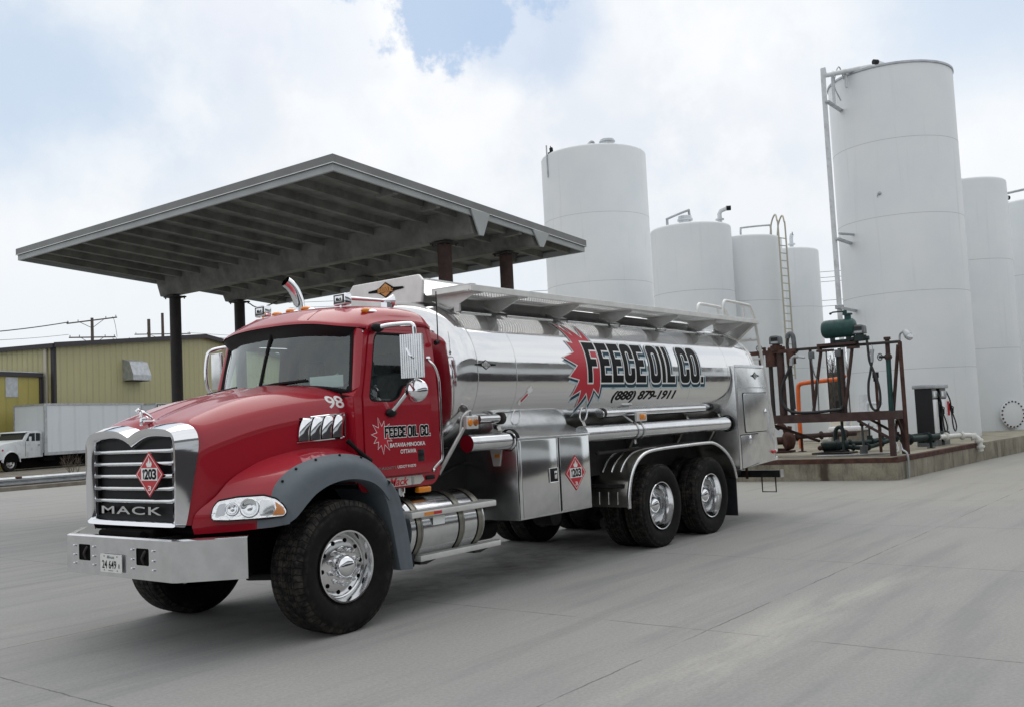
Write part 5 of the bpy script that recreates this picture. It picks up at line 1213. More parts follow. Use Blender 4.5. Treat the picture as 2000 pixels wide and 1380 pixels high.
# doors
for s in (1,-1):
    g = MB(); g.polymesh(holed(door,[win]), sp(s,.004), cutv=[1.35,1.6,1.845,1.86,1.9,2.0,2.1,2.2,2.3,2.4,2.5])
    dr = g.build('door', 'paint_red', T, smooth=45, thick=.03)
    g = MB(); g.polymesh(holed(grow(win,.012),[grow(win,-.014)]), sp(s,.012), cutv=[1.9,2.0,2.1,2.2,2.3,2.4,2.5]); g.build('window_seal', 'rubber_seal', dr, smooth=0, thick=.012)
    if s > 0:
        g = MB(); g.polymesh(tri_fill(win), sp(s,-.004), cutv=[2.0,2.1,2.2,2.3,2.4,2.5]); g.build('window', 'glass_side', dr, smooth=180)
    else:
        g = MB(); g.polymesh(tri_fill(win), sp(s,-.004), cutv=[2.0,2.1,2.2,2.3,2.4,2.5]); g.build('window', 'glass', dr, smooth=180)
    g = MB(); g.tube([sp(s,.008)(x,1.853) for x in (.38,.7,1.0,1.245)], .009, 6); g.build('belt_line', 'paint_red', dr)
    g = MB(); g.box((1.03,-s*(1.05),1.335),(1.13,-s*(1.068),1.46), bev=.02); g.build('handle', 'black_gloss', dr)
    g = MB(); g.sphere((.60,-s*1.045,2.565), .05, 0, 12, (1.5,.9,.85)); g.build('mirror_mount', 'black_plastic', dr)
    g = MB(); g.sphere((.70,-s*1.075,1.80), .05, 0, 12, (1.4,.8,.8)); g.build('lower_mount', 'black_plastic', dr)
    g = MB(); g.prism(rpoly([(.50,1.135),(1.06,1.135),(1.12,1.17),(1.09,1.218),(.52,1.218)],.01), lambda u,v,d: V((u,-s*(1.052+d),v)), 0, .006); cs = g.build('sill_plate', 'chrome', T, smooth=0)
    if s > 0:
        g = MB(); g.polymesh(text2d('Mack', .24, .07, .02, .35), lambda u,v: V((.66+u,-1.0595,1.142+v))); g.build('lettering', 'red_badge', cs, smooth=0)
        g = MB(); g.box((.95,-1.0585,1.135),(.975,-1.064,1.218)); g.build('trim_bar', 'chrome_soft', cs, smooth=0)
        g = MB(); g.box((1.15,-1.03,1.165),(1.27,-1.057,1.205), bev=.006); g.build('lock_plate', 'black_plastic', cab)
# door lettering
dsnap = lambda off: (lambda x,z: V((x,-(ys(z)+.004+.015+off),z)))
def burst(cx, cz, r0, r1, n, seed, sx=1.):
    rn_ = random.Random(seed); out = []
    for k in range(2*n):
        a = 2*PI*k/(2*n)+.2; r = (r1*rn_.uniform(.85,1.15)) if k%2 == 0 else r0*rn_.uniform(.9,1.05); out.append((cx+r*math.cos(a)*sx, cz+r*math.sin(a)))
    return out
doorn = [o for o in T.children if o.name.startswith('door')][0]
bst = burst(.585,1.60,.080,.145,11,4,.88)
def logo_cells(x0, k):
    c = [('F',0,.225),('E',.252,.225),('E',.504,.225),('C',.752,.235),('E',1.012,.222),('O',1.345,.245),('I',1.625,.085),('L',1.745,.215),('C',2.085,.245),('O',2.355,.245),('.',2.635,.085)]
    return [(ch, x0+x*k, w*k) for ch, x, w in c]
DC = logo_cells(.612, .2215); DH = .100
g = MB(); g.polymesh(tri_fill(grow(bst,.0055)), dsnap(.002))
for pm in block_text(DC, DH, .0062, sxf=.0185): g.polymesh(pm, lambda u,v: dsnap(.004)(u,1.577+v))
g.polymesh(text2d('BATAVIA·MINOOKA', .46, .036, .022, 0, .95), lambda u,v: dsnap(.004)(.675+u,1.49+v)); g.polymesh(text2d('OTTAWA', .205, .036, .022, 0, .95), lambda u,v: dsnap(.004)(.805+u,1.428+v)); g.polymesh(text2d('USDOT 910570', .24, .024, .015, 0, .95), lambda u,v: dsnap(.003)(.76+u,1.298+v)); g.build('white_lettering', 'white_mark', doorn, smooth=0)
g = MB(); g.polymesh(tri_fill(bst), dsnap(.003)); g.build('starburst', 'red_mark', doorn, smooth=0)
g = MB()
for pm in block_text(DC, DH, 0., sxf=.0185): g.polymesh(pm, lambda u,v: dsnap(.0055)(u,1.577+v))
g.build('black_lettering', 'black_mark', doorn, smooth=0)
g = MB(); g.polymesh(text2d('GRANITE', .22, .024, .008), lambda u,v: dsnap(.003)(.525+u,1.296+v)); g.build('model_badge', 'chrome_soft', doorn, smooth=0)
# roof with visor brow
RR = [[(.20,0,2.648),(.205,-.30,2.644),(.235,-.60,2.625),(.32,-.86,2.585),(.52,-.985,2.565)],
      [(.24,0,2.690),(.245,-.30,2.686),(.28,-.60,2.665),(.36,-.86,2.620),(.54,-.99,2.590)],
      [(.46,0,2.805),(.465,-.30,2.795),(.49,-.60,2.765),(.55,-.86,2.700),(.64,-.99,2.622)],
      [(.80,0,2.845),(.80,-.30,2.840),(.80,-.62,2.818),(.82,-.89,2.757),(.84,-.99,2.650)],
      [(1.18,0,2.855),(1.18,-.30,2.850),(1.18,-.62,2.826),(1.18,-.89,2.762),(1.18,-.99,2.652)],
      [(1.33,0,2.81),(1.33,-.30,2.806),(1.33,-.62,2.785),(1.33,-.89,2.722),(1.33,-.985,2.635)],
      [(1.385,0,2.62),(1.385,-.30,2.62),(1.385,-.60,2.615),(1.38,-.85,2.61),(1.375,-.965,2.60)]]
rows = [full(r) for r in RR]; g = MB(); g.loft(rows, 5, 5)
bmesh.ops.recalc_face_normals(g.bm, faces=g.bm.faces[:])
rbv = BVHTree.FromBMesh(g.bm)
def rz(x, y): h = rbv.ray_cast(V((x,y,4)), V((0,0,-1))); return h[0].z
edge_r = [(r[-1][0],r[-1][1],r[-1][2]) for r in RR]
for s in (1,-1):
    g.loft([[(p[0],p[1]*s,p[2]) for p in edge_r],[(p[0],(p[1]-.004)*s,p[2]-.03) for p in edge_r],[(p[0]+.0,-ys(2.6)*s,min(p[2]-.03,2.60)) for p in edge_r]], 5, 2)
roof = g.build('roof', 'paint_red', T, smooth=60)
g = MB(); lip = full(RR[0])
g.loft([[p+V((.012,0,-.004)) for p in lip],[V((p.x+.03,p.y*.965,p.z-.05)) for p in lip],[V((.245+.20*(abs(p.y)/.92)**2.2,p.y*.925,2.478-.015*abs(p.y))) for p in lip]], 4, 4); g.build('sun_visor', 'black_plastic', roof)
for s in (1,-1):
    g = MB()
    # creases either side of the brow
    g.tube([(.26,s*.50,rz(.27,s*.50)-.004),(.44,s*.46,rz(.44,s*.46)-.002),(.60,s*.44,rz(.60,s*.44)-.006)], .014, 6, radii=[.004,.012,.004]); g.build('brow_crease', 'paint_red', roof)
for y in (.33,.12,-.10,-.86):
    x = .60 if abs(y) < .5 else .66; z = rz(x,y); g = MB(); g.sphere((x,y,z+.004), .045, 0, 12, (1.7,.72,.65)); g.build('marker_lamp', 'amber', roof)
    g = MB(); g.sphere((x+.045,y,z-.004), .06, 0, 12, (1.3,.8,.45)); g.build('lamp_base', 'chrome', roof)
for y in (-.52,.58):
    c = V((.66 if y < 0 else .60,y,2.882)); g = MB(); g.box(c+V((-.03,-.085,-.055)),c+V((.055,.085,.055)), bev=.014); hn = g.build('roof_lamp', 'chrome', T)
    g = MB(); g.box(c+V((-.033,-.070,-.038)),c+V((-.0305,.070,.043)), mi=1); g.box(c+V((-.036,-.052,-.026)),c+V((-.031,.052,.031)), bev=.002); g.build('lamp_face', ['chrome_soft','black_gloss'], hn)
    g = MB(); g.polymesh(text2d('Mack', .075, .03, .02, .3), lambda u,v: c+V((-.038,.0375-u,-.015+v))); g.build('lettering', 'black_mark', hn, smooth=0)
    g = MB(); g.cyl(c+V((.0,0,-.045)),c+V((0,0,-.08)),.02,8); g.build('lamp_foot', 'chrome', hn)
g = MB(); g.tube([(.66,-.52,2.90),(1.12,-.66,2.885)], .016, 10, radii=[.022,.014]); g.lathe([(.015,-.10),(.022,-.05),(.05,.0),(.065,.02),(.05,.022)], (1.16,-.67,2.885), (.95,-.3,0), 18); g.box((1.08,-.70,2.80),(1.15,-.62,2.87)); g.build('air_horn', 'chrome', T)
# near mirror
g = MB(); g.tube(cr([(.60,-1.06,2.565),(.66,-1.14,2.58),(.76,-1.27,2.585),(.785,-1.305,2.57),(.79,-1.315,2.52),(.79,-1.32,2.3),(.79,-1.32,2.14),(.785,-1.30,2.06),(.745,-1.20,1.94),(.705,-1.09,1.82)],6), .021, 10); g.build('mirror_arm', 'chrome', doorn)
me_ = V((.42,-.907,0)); mn = V((-.907,-.42,0)); mc_ = V((.765,-1.295,2.295))
g = MB(); prof = []
N = 10
for k in range(N):
    u0 = -.105+.21*k/N; prof += [(u0,0.),(u0+.003,.010),(u0+.016,.010),(u0+.019,0.)]
prof.append((.105,0.))
rows = [[mc_+me_*u+mn*(d+.0)+V((0,0,z)) for u,d in prof] for z in (-.195,-.19,.19,.195)]
g.grid(rows); g.grid([[mc_+me_*u+mn*-.035+V((0,0,z)) for u in (-.105,.105)] for z in (-.195,.195)])
g.grid([[mc_+me_*u+mn*d+V((0,0,z)) for z in (-.195,.195)] for u,d in ((-.105,0),(-.105,-.035))]); g.grid([[mc_+me_*u+mn*d+V((0,0,z)) for z in (-.195,.195)] for u,d in ((.105,0),(.105,-.035))]); g.grid([[mc_+me_*u+mn*d+V((0,0,.195)) for u in (-.105,.105)] for d in (0,-.035)]); g.grid([[mc_+me_*u+mn*d+V((0,0,-.195)) for u in (-.105,.105)] for d in (0,-.035)])
mr = g.build('mirror', 'chrome_soft', T, smooth=0)
g = MB(); g.tube([mc_+me_*-.04+mn*.012+V((0,0,.07)),mc_+me_*-.02+mn*.02+V((0,0,.02)),mc_+me_*.02+mn*.02+V((0,0,-.02))], .012, 6); g.build('clamp', 'chrome', mr)
c = V((.80,-1.30,1.99)); g = MB(); g.lathe([(.108,-.012),(.108,.0),(.095,.028),(.06,.046),(0,.055)], c, mn+V((0,0,.05)), 28); g.build('round_mirror', 'chrome', T)
g = MB(); g.tube([c+mn*.05,c+mn*.075+V((-.02,.02,.06)),V((.785,-1.31,2.08))], .012, 6); g.tube([c+mn*.05,V((.77,-1.22,1.95))], .012, 6); g.build('mirror_bracket', 'chrome', doorn)
# far mirror
doorf = [o for o in T.children if o.name.startswith('door')][1]
g = MB(); g.tube(cr([(.62,1.06,2.57),(.62,1.2,2.575),(.50,1.29,2.545),(.45,1.30,2.48),(.435,1.31,2.25),(.47,1.28,2.10),(.6,1.15,1.9),(.7,1.07,1.8)],6), .020, 10); g.build('mirror_arm', 'chrome', doorf)
g = MB(); g.box((.56,1.22,2.14),(.59,1.40,2.52), bev=.01); g.build('mirror', 'alu', T)
# grab handles
for s in (1,-1):
    g = MB(); g.tube(cr([(1.235,-1.055*s,2.285),(1.235,-1.10*s,2.255),(1.262,-1.118*s,2.21),(1.30,-1.12*s,2.12),(1.312,-1.12*s,2.0),(1.312,-1.12*s,1.5),(1.31,-1.12*s,1.36),(1.29,-1.10*s,1.32),(1.255,-1.05*s,1.26)],5), .014, 10); g.sphere((1.235,-1.06*s,2.30), .026, 0, 8); g.sphere((1.255,-1.05*s,1.25), .022, 0, 8); g.build('grab_handle', 'chrome', cab)
g = MB(); g.tube([(1.36,-1.05,2.45),(1.40,-1.05,2.46)], .025, 6); g.tube([(1.40,-1.05,2.45),(1.40,-1.05,2.95)], .006, 5); g.build('antenna', 'black_plastic', cab)
g = MB(); g.box((1.04,-1.0,1.05),(1.21,-1.06,1.105), bev=.012); g.build('side_marker', 'amber', cab)
g = MB()
for z in (2.53,2.40): g.sphere((.475 if z > 2.5 else .45,-.985,z), .008, 0, 6)
g.build('rivets', 'chrome', cab)
# interior
g = MB()
g.prism([(.30,1.6),(.36,2.0),(.50,2.03),(.66,1.95),(.70,1.6)], lambda u,v,d: V((u,d,v)), -.95, .95, bev=.02); g.build('dashboard', 'black_plastic', cab)
for y in (-.52,.52):
    g = MB(); g.box((.80,y-.24,1.45),(1.22,y+.24,1.62), bev=.05); g.box((1.12,y-.24,1.55),(1.27,y+.24,2.18), bev=.05); g.box((1.15,y-.13,2.18),(1.25,y+.13,2.38), bev=.04); g.build('seat', 'seat_cloth', cab)
g = MB(); c = V((.74,-.52,1.93)); u_ = V((0,1,0)); w_ = V((.35,0,.93)).normalized()
g.tube([c+(u_*math.cos(2*PI*k/24)+w_*math.sin(2*PI*k/24))*.22 for k in range(25)], .014, 6, cap=False); g.tube([c-u_*.22,c+u_*.22], .012, 5); g.cyl(c,c+V((-.2,0,-.1)),.03,8); g.build('steering_wheel', 'black_plastic', cab)
g = MB(); g.prism([(0,0),(.40,0),(.40,.105),(0,.105)], lambda u,v,d: V((.33+.10*u+d,-.42-u,2.055+v)), 0, .003); sg = g.build('dash_card', 'paper', cab, smooth=0)
g = MB(); g.box((.30,.20,2.06),(.33,.30,2.14)); g.build('dash_tag', 'paper', cab, smooth=0)
g = MB(); g.tube(cr([(1.22,.40,2.0),(1.2,.33,2.12),(1.2,.26,2.2),(1.25,.2,2.24)],4), .014, 6); g.build('seat_rail', 'chrome', cab)

# exhaust stack behind the cab, passenger side
g = MB(); g.cyl((1.44,.80,1.1),(1.44,.80,2.2),.09,20); g.tube(cr([(1.44,.80,2.15),(1.44,.92,2.5),(1.44,1.0,2.8),(1.44,1.0,2.98),(1.43,1.0,3.08),(1.39,1.01,3.19),(1.335,1.02,3.26),(1.28,1.03,3.30)],5), .062, 18, cap=False); st = g.build('exhaust_stack', 'chrome', T)
g = MB(); g.lathe([(.03,0),(.03,.004),(0,.004)], (1.405,.948,2.93), (-.55,-.83,.0), 12); g.build('stack_opening', 'void_black', st)

# ---------------------------------------------------------------- wheels
def tyre_profile(R, Wd, rr, groove):
    h = Wd/2; p = [(rr,-h*.70),(rr+.03,-h*.80),(lerp(rr,R,.35),-h*.98),(lerp(rr,R,.6),-h*1.0),(lerp(rr,R,.80),-h*.97),(R-.045,-h*.92),(R-.018,-h*.87),(R-.006,-h*.80)]
    n = groove; xs = [lerp(-h*.80,h*.80,k/n) for k in range(n+1)]
    for k in range(n):
        a, b = xs[k], xs[k+1]; cr_ = .010*(abs((a+b)/2)/h)**2
        if k: p += [(R-.013-cr_,a+.001),(R-.013-cr_,a+.006),(R-cr_,a+.007)]
        p += [(R-cr_,b-.003)]
    p += [(R-.006,h*.80),(R-.018,h*.87),(R-.045,h*.92),(lerp(rr,R,.80),h*.97),(lerp(rr,R,.6),h*1.0),(lerp(rr,R,.35),h*.98),(rr+.03,h*.80),(rr,h*.70)]
    return p
def lug_ring(w, c, s, r, n, y0, L, rad, a0=0.):
    for k in range(n):
        a = 2*PI*k/n+a0; q = V(c)+V((r*math.cos(a),0,r*math.sin(a)))
        g = MB(); g.lathe([(rad*1.25,y0),(rad*1.25,y0+.006),(rad,y0+.008),(rad*.95,y0+L*.6),(rad*.6,y0+L*.92),(0,y0+L)], q, (0,-s,0), 10); g.build('lug_nut', 'wheel_alu', w)
def front_wheel(y, s):
    R, Wd = .548, .385; c = V((0,y,R-.006))
    g = MB(); g.lathe(tyre_profile(R,Wd,.298,5), c, (0,-s,0), 72); w = g.build('wheel', 'tyre', T, org=c, smooth=50)
    h = Wd/2
    g = MB(); g.lathe([(.294,h*.66),(.301,h*.78),(.296,h*.84),(.283,h*.83),(.272,h*.66),(.264,h*.50),(.260,h*.34),(.250,h*.31),(.238,h*.40),(.205,h*.455),(.15,h*.50),(.10,h*.52),(.0,h*.52)], c, (0,-s,0), 64); rm = g.build('rim', 'wheel_alu', w, smooth=40)
    g = MB()
    for k in range(10):
        a = 2*PI*k/10+.1; q = c+V((.212*math.cos(a),0,.212*math.sin(a))); g.lathe([(0,h*.475),(.018,h*.475),(.0185,h*.42)], q, (0,-s,0), 12)
    g.build('hand_holes', 'void_black', w, smooth=0)
    lug_ring(w, c, s, .1425, 10, h*.5, .062, .018, .31)
    g = MB(); g.lathe([(.100,h*.50),(.104,h*.56),(.100,h*.62),(.096,h*.74),(.085,h*.88),(.055,h*.98),(0,h*1.01)], c, (0,-s,0), 32); g.build('hub_cap', 'chrome', w, smooth=60)
    return w
def drive_wheel(x, s):
    R, Wd = .522, .285; yo = -1.085*s; yi = -.755*s; c = V((x,yo,R-.006)); ci = V((x,yi,R-.006)); h = Wd/2
    g = MB(); g.lathe(tyre_profile(R,Wd,.298,6), c, (0,-s,0), 72); w = g.build('wheel', 'tyre', T, org=c, smooth=50)
    g = MB(); g.lathe(tyre_profile(R,Wd,.298,6), ci, (0,-s,0), 64); g.build('inner_tyre', 'tyre', w, org=ci, smooth=50)
    g = MB(); g.lathe([(.292,h*.62),(.302,h*.84),(.297,h*.90),(.285,h*.88),(.277,h*.60),(.262,h*.30),(.262,h*.05),(.268,-h*.1),(.262,-h*.5),(.25,-h*.8),(.23,-h*.95),(.19,-h*.9),(.16,-h*.70),(.10,-h*.70),(0,-h*.70)], c, (0,-s,0), 56); rm = g.build('rim', 'wheel_alu', w, smooth=40)
    g = MB()
    for k in range(10):
        a = 2*PI*k/10+.2; q = c+V((.205*math.cos(a),0,.205*math.sin(a))); g.lathe([(0,-h*.86),(.022,-h*.86),(.0225,-h*.9)], q, (0,-s,0), 12)
    g.build('hand_holes', 'void_black', w, smooth=0)
    lug_ring(w, c, s, .1425, 10, -h*.70, .05, .017, .31)
    g = MB(); g.lathe([(.115,-h*.7),(.115,-h*.45),(.108,-h*.1),(.098,h*.16),(.088,h*.30),(.055,h*.42),(0,h*.46)], c, (0,-s,0), 32); g.build('hub_cap', 'chrome', w, smooth=60)
    return w
XR1, XR2 = 5.304, 6.697
front_wheel(-1.034, 1); front_wheel(1.034, -1)
for x in (XR1, XR2):
    for s in (1,-1): drive_wheel(x, s)
    g = MB(); g.cyl((x,-.95,.515),(x,.95,.515),.085,12); g.sphere((x,0,.52),.22,0,12); g.box((x-.10,-.55,.38),(x+.10,-.36,.66), bev=.02); g.box((x-.10,.36,.38),(x+.10,.55,.66), bev=.02)
    for s in (1,-1): g.cyl((x,s*.60,.515),(x,s*.62,.515),.22,20); g.cyl((x-.25,s*.5,.30),(x-.12,s*.5,.30),.08,10)
    g.build('drive_axle', 'black_frame', T)
g = MB(); g.cyl((.8,0,.62),(XR1,0,.52),.06,10); g.tube([(XR1,0,.55),(XR2,0,.55)],.05,8)
for s in (1,-1): g.box((XR1-.2,s*.40,.42),(XR2+.2,s*.50,.52), bev=.02); g.box((5.85,s*.36,.4),(6.15,s*.54,.85), bev=.04)
for x in (3.0,4.3): g.box((x,-.36,.68),(x+.1,.36,.86))
g.cyl((2.6,.15,.42),(3.5,.15,.42),.14,12); g.cyl((4.1,-.15,.50),(4.1,-.42,.50),.12,12)
g.build('driveline', 'black_frame', T)

# ---------------------------------------------------------------- cargo tank
TC, TA, TB, TN = 2.17, 1.18, .81, 2.25
def tsec(x, k=1., n=96):
    out = []
    for i in range(n):
        a = 2*PI*i/n; c_, s_ = math.cos(a), math.sin(a)
        out.append(V((x, TA*k*math.copysign(abs(c_)**(2/TN),c_), TC+TB*k*math.copysign(abs(s_)**(2/TN),s_))))
    return out
def tprof(z): t = min(.999, abs(z-TC)/TB); return TA*(1-t**TN)**(1/TN)
def tsurf(x, z, off=.003):
    y = tprof(z); e = .002; n = V((0,-1,(tprof(z-e)-tprof(z+e))/(2*e)*-1*-1)); n = V((0,-1, (tprof(z)-tprof(z+e))/e)).normalized(); return V((x,-y,z))+n*off
tank = None
g = MB(); secs = [(1.515,.12),(1.52,.3),(1.535,.5),(1.56,.68),(1.60,.82),(1.65,.91),(1.71,.965),(1.77,.992),(1.83,1.)]
rear = [(8.40,1.),(8.50,.985),(8.58,.955),(8.65,.90),(8.70,.82),(8.74,.70),(8.77,.5),(8.785,.25)]
sec = secs+[(x,1.) for x in (2.2,2.6,3.2,3.9,4.6,5.3,6.0,6.7,7.4,8.0)]+rear
R_ = [tsec(x,k) for x,k in sec]; g.grid(R_, closeu=True); g._face([g.bm.verts[i] for i in ()]) if False else None
g.bm.verts.ensure_lookup_table(); g._face(g.bm.verts[:96][::-1]); g._face(g.bm.verts[-96:])
tank = g.build('cargo_tank', 'polished_alu', T, smooth=60)
for x in (1.83,2.46,4.86,6.34,7.52,8.36):
    g = MB(); A = tsec(x-.007,1.0003); B = tsec(x-.003,1.0016); C_ = tsec(x+.003,1.0016); D = tsec(x+.007,1.0003); g.grid([A,B,C_,D], closeu=True); g.build('weld_seam', 'alu', tank, smooth=60)
# logo on the near side
star = [(3.64,2.69),(3.73,2.59),(3.70,2.745),(3.90,2.57),(3.97,2.735),(4.01,2.55),(4.03,2.30),(4.02,2.05),(4.03,1.93),(3.90,2.01),(3.88,1.85),(3.78,1.96),(3.67,1.79),(3.67,1.98),(3.50,1.91),(3.63,2.10),(3.44,2.13),(3.61,2.26),(3.36,2.34),(3.58,2.40),(3.47,2.54),(3.62,2.52),(3.55,2.76)]
star = [(3.555,2.76),(3.725,2.60),(3.70,2.745),(3.895,2.575),(3.955,2.735),(4.02,2.52),(4.05,2.30),(4.06,2.05),(4.05,1.93),(3.92,2.005),(3.875,1.84),(3.78,1.955),(3.655,1.79),(3.665,1.985),(3.49,1.915),(3.625,2.10),(3.43,2.13),(3.605,2.26),(3.345,2.345),(3.58,2.405),(3.50,2.53),(3.63,2.51)]
cuts = [1.75+.045*k for k in range(24)]
def on_tank(off, dx=0., dz=0.): return lambda u,v: tsurf(u+dx, v+dz, off)
TX, TZ, TH = 3.80, 2.066, .462; TCELL = logo_cells(TX, 1.075)
zc_ = [-.08+.04*k for k in range(16)]
g = MB()
g.polymesh(tri_fill(grow(star,.034)), on_tank(.0020,.040,-.040), cutv=cuts)
for pm in block_text(TCELL, TH, .048, sxf=.092): g.polymesh((pm[0],pm[1]), on_tank(.0024+.0003*(len(pm[0])%7),.028,TZ-.030), cutv=zc_)
g.build('pale_halo', 'pale_mark', tank, smooth=0)
g = MB(); g.polymesh(tri_fill(grow(star,.016)), on_tank(.0048,.028,-.028), cutv=cuts)
for i, pm in enumerate(block_text(TCELL, TH, .028, sxf=.092)): g.polymesh(pm, on_tank(.0052+.0003*(i%3),.028,TZ-.028), cutv=zc_)
g.build('teal_shadow', 'teal_mark', tank, smooth=0)
g = MB(); g.polymesh(tri_fill(grow(star,.014)), on_tank(.0066), cutv=cuts)
for i, pm in enumerate(block_text(TCELL, TH, .018, sxf=.092)): g.polymesh(pm, on_tank(.0088+.0003*(i%2),0.,TZ), cutv=zc_)
g.build('white_outline', 'white_mark', tank, smooth=0)
g = MB(); g.polymesh(tri_fill(star), on_tank(.0078), cutv=cuts); g.build('starburst', 'red_mark', tank, smooth=0)
g = MB()
for pm in block_text(TCELL, TH, 0., sxf=.092): g.polymesh(pm, on_tank(.0104,0.,TZ), cutv=zc_)
g.polymesh(text2d('(888) 879-1911', 1.57, .135, .028, .32), lambda u,v: on_tank(.003)(4.385+u,1.828+v+.0), cutv=[.03*k for k in range(6)]); g.build('black_lettering', 'black_mark', tank, smooth=0)
def diamond_badge(fn, w, h, parent, dark, light, body):
    o = [(-w/2,-.06*h),(-w/2,.06*h),(-w*.22,.12*h),(0,h/2),(w*.22,.12*h),(w/2,.06*h),(w/2,-.06*h),(w*.22,-.12*h),(0,-h/2),(-w*.22,-.12*h)]
    g = MB(); g.polymesh(tri_fill(o), lambda u,v: fn(u,v,.003)); b = g.build('maker_badge', dark, T, smooth=0)
    i_ = [(-w*.22,0),(0,-h*.42),(w*.22,0),(0,h*.42)]
    g = MB(); g.polymesh(ngon(i_), lambda u,v: fn(u,v,.005)); g.polymesh(text2d(body, w*.42, h*.26, .03), lambda u,v: fn(u-w*.21,v-h*.13,.0085)); g.build('badge_diamond', light, b, smooth=0)
    g = MB(); g.polymesh(text2d(body, w*.44, h*.28, .055), lambda u,v: fn(u-w*.22,v-h*.14,.0068)); g.build('badge_outline', dark, b, smooth=0)
diamond_badge(lambda u,v,d: tsurf(1.955+u,2.243+v,d), .32, .10, tank, 'black_mark', 'alu_dull', 'BEALL')
# delivery arrow decal
a0, a1 = V((2.53,1.84)), V((2.73,2.0)); dd = (a1-a0); nn = V((-dd.y,dd.x))
ar = [a0+dd*t+nn*w for t,w in ((0,0),(.16,.16),(.16,.09),(.72,.09),(.70,.20),(1,.16),(1.0,-.1),(.70,-.02),(.72,-.09),(.16,-.09),(.16,-.16))]
g = MB(); g.polymesh(tri_fill([(p.x,p.y) for p in ar]), on_tank(.004)); dc = g.build('arrow_decal', 'white_mark', T, smooth=0)
g = MB(); g.polymesh(tri_fill([tuple(a0+dd*t+nn*w) for t,w in ((.2,.05),(.66,.05),(.66,-.05),(.2,-.05))]), on_tank(.006)); g.build('decal_band', 'red_mark', dc, smooth=0)

# top coaming with its front plate and badge
g = MB()
for s in (1,-1): g.prism([(1.80,2.95),(1.78,3.19),(2.0,3.215),(8.2,3.10),(8.3,2.90)], lambda u,v,d: V((u,d,v)), s*.36, s*.40)
g.prism([(-.52,2.93),(-.55,3.16),(-.49,3.225),(.49,3.225),(.55,3.16),(.52,2.93)], lambda u,v,d: V((d,u,v)), 1.76, 1.80, bev=.012)
cm = g.build('coaming', 'alu_white', T, smooth=0)
g = MB(); g.grid([[(1.80,-.40,3.2),(1.80,-.55,3.0)],[(2.3,-.40,3.19),(2.3,-.60,3.0)],[(8.2,-.40,3.08),(8.2,-.6,2.96)]]); g.grid([[(1.80,.40,3.2),(1.80,.55,3.0)],[(8.2,.40,3.08),(8.2,.6,2.96)]]); g.build('coaming_side', 'alu', cm, smooth=0)
diamond_badge(lambda u,v,d: V((1.755-d,-u-.02,3.115+v)), .52, .17, cm, 'black_mark', 'gold_badge', 'BEALL')
for x in (2.6,4.0,5.4,6.8):
    g = MB(); g.lathe([(.30,2.95),(.30,3.04),(.26,3.08),(0,3.10)], (x,0,0), (0,0,1), 24); g.build('manhole_lid', 'alu', cm)
# walkway of punched grip strut along the near shoulder
g = MB(); WZ = lambda x: 3.035
g.grid([[(1.86,-1.10,3.02),(8.86,-1.10,3.02)],[(1.86,-.62,3.02),(8.86,-.62,3.02)]]); wk = g.build('walkway', 'grip_strut', T, smooth=0)
g = MB(); g.box((1.84,-1.13,2.985),(8.88,-1.102,3.05), bev=.004); g.box((1.84,-1.102,3.0),(1.86,-.60,3.05)); g.box((8.86,-1.102,3.0),(8.88,-.60,3.05)); g.box((1.86,-.62,2.99),(8.86,-.60,3.045)); g.box((1.84,-1.125,3.052),(1.92,-.60,3.06)); g.build('walkway_rail', 'alu_white', wk, smooth=0)
for x in (1.92,2.68,3.85,5.05,6.28,7.48,8.34):
    g = MB(); zz = 2.995
    g.prism([(-1.08,zz),(-.60,zz),(-.60,2.86),(-.78,2.835),(-1.08,2.955)], lambda u,v,d: V((x+d,u,v)), -.008, .008)
    g.prism([(-1.09,zz-.005),(-.60,zz-.005),(-.60,zz-.012),(-1.09,zz-.012)], lambda u,v,d: V((x+d,u,v)), -.16, .16)
    g.grid([[(x-.12,-.83,2.835),(x+.12,-.83,2.835)],[(x-.09,-.60,2.93),(x+.09,-.60,2.93)]]); g.build('bracket', 'alu_white', wk, smooth=0)
g = MB(); g.prism([(-1.12,2.99),(-.60,2.99),(-.60,2.80),(-.80,2.74)], lambda u,v,d: V((d,u,v)), 8.70, 8.80); g.build('end_gusset', 'alu_dull', wk, smooth=0)
for x0, x1 in ((2.05,2.55),(2.82,3.7),(4.0,4.9),(5.2,6.12),(6.42,7.35),(7.6,8.2)):
    g = MB(); g.box((x0,-.812,2.80),(x1,-.785,2.825), bev=.008); g.build('drip_rail', 'alu', wk)
g = MB(); g.box((1.875,-.93,2.80),(1.90,-.86,2.88)); g.build('rail_tab', 'alu_dull', wk, smooth=0)

# ---------------------------------------------------------------- under-tank structure
g = MB()
for s in (1,-1):
    g.prism([(1.75,.92),(8.6,.92),(8.6,1.50),(1.95,1.50)], lambda u,v,d: V((u,d,v)), s*.44, s*.50)
g.box((1.8,-.5,.90),(8.6,.5,.94)); g.build('subframe', 'black_frame', T, smooth=0)
g = MB()
for s in (1,-1): g.prism([(4.0,.95),(7.7,.95),(7.7,1.62),(4.0,1.62)], lambda u,v,d: V((u,d,v)), s*.74, s*.76)
g.build('shade_skirt', 'black_frame', T, smooth=0)  # sheet coloured black to stand in for the shade under the tank
for x in (2.4,4.0,5.3,6.6,7.6):
    for s in (1,-1): g = MB(); g.prism([(-.50*s,.95),(-.50*s,1.45),(-.95*s,1.62),(-.98*s,1.55),(-.60*s,.95)], lambda u,v,d: V((x+d,u,v)), -.03, .03); g.build('tank_bolster', 'guard_alu', T, smooth=0)
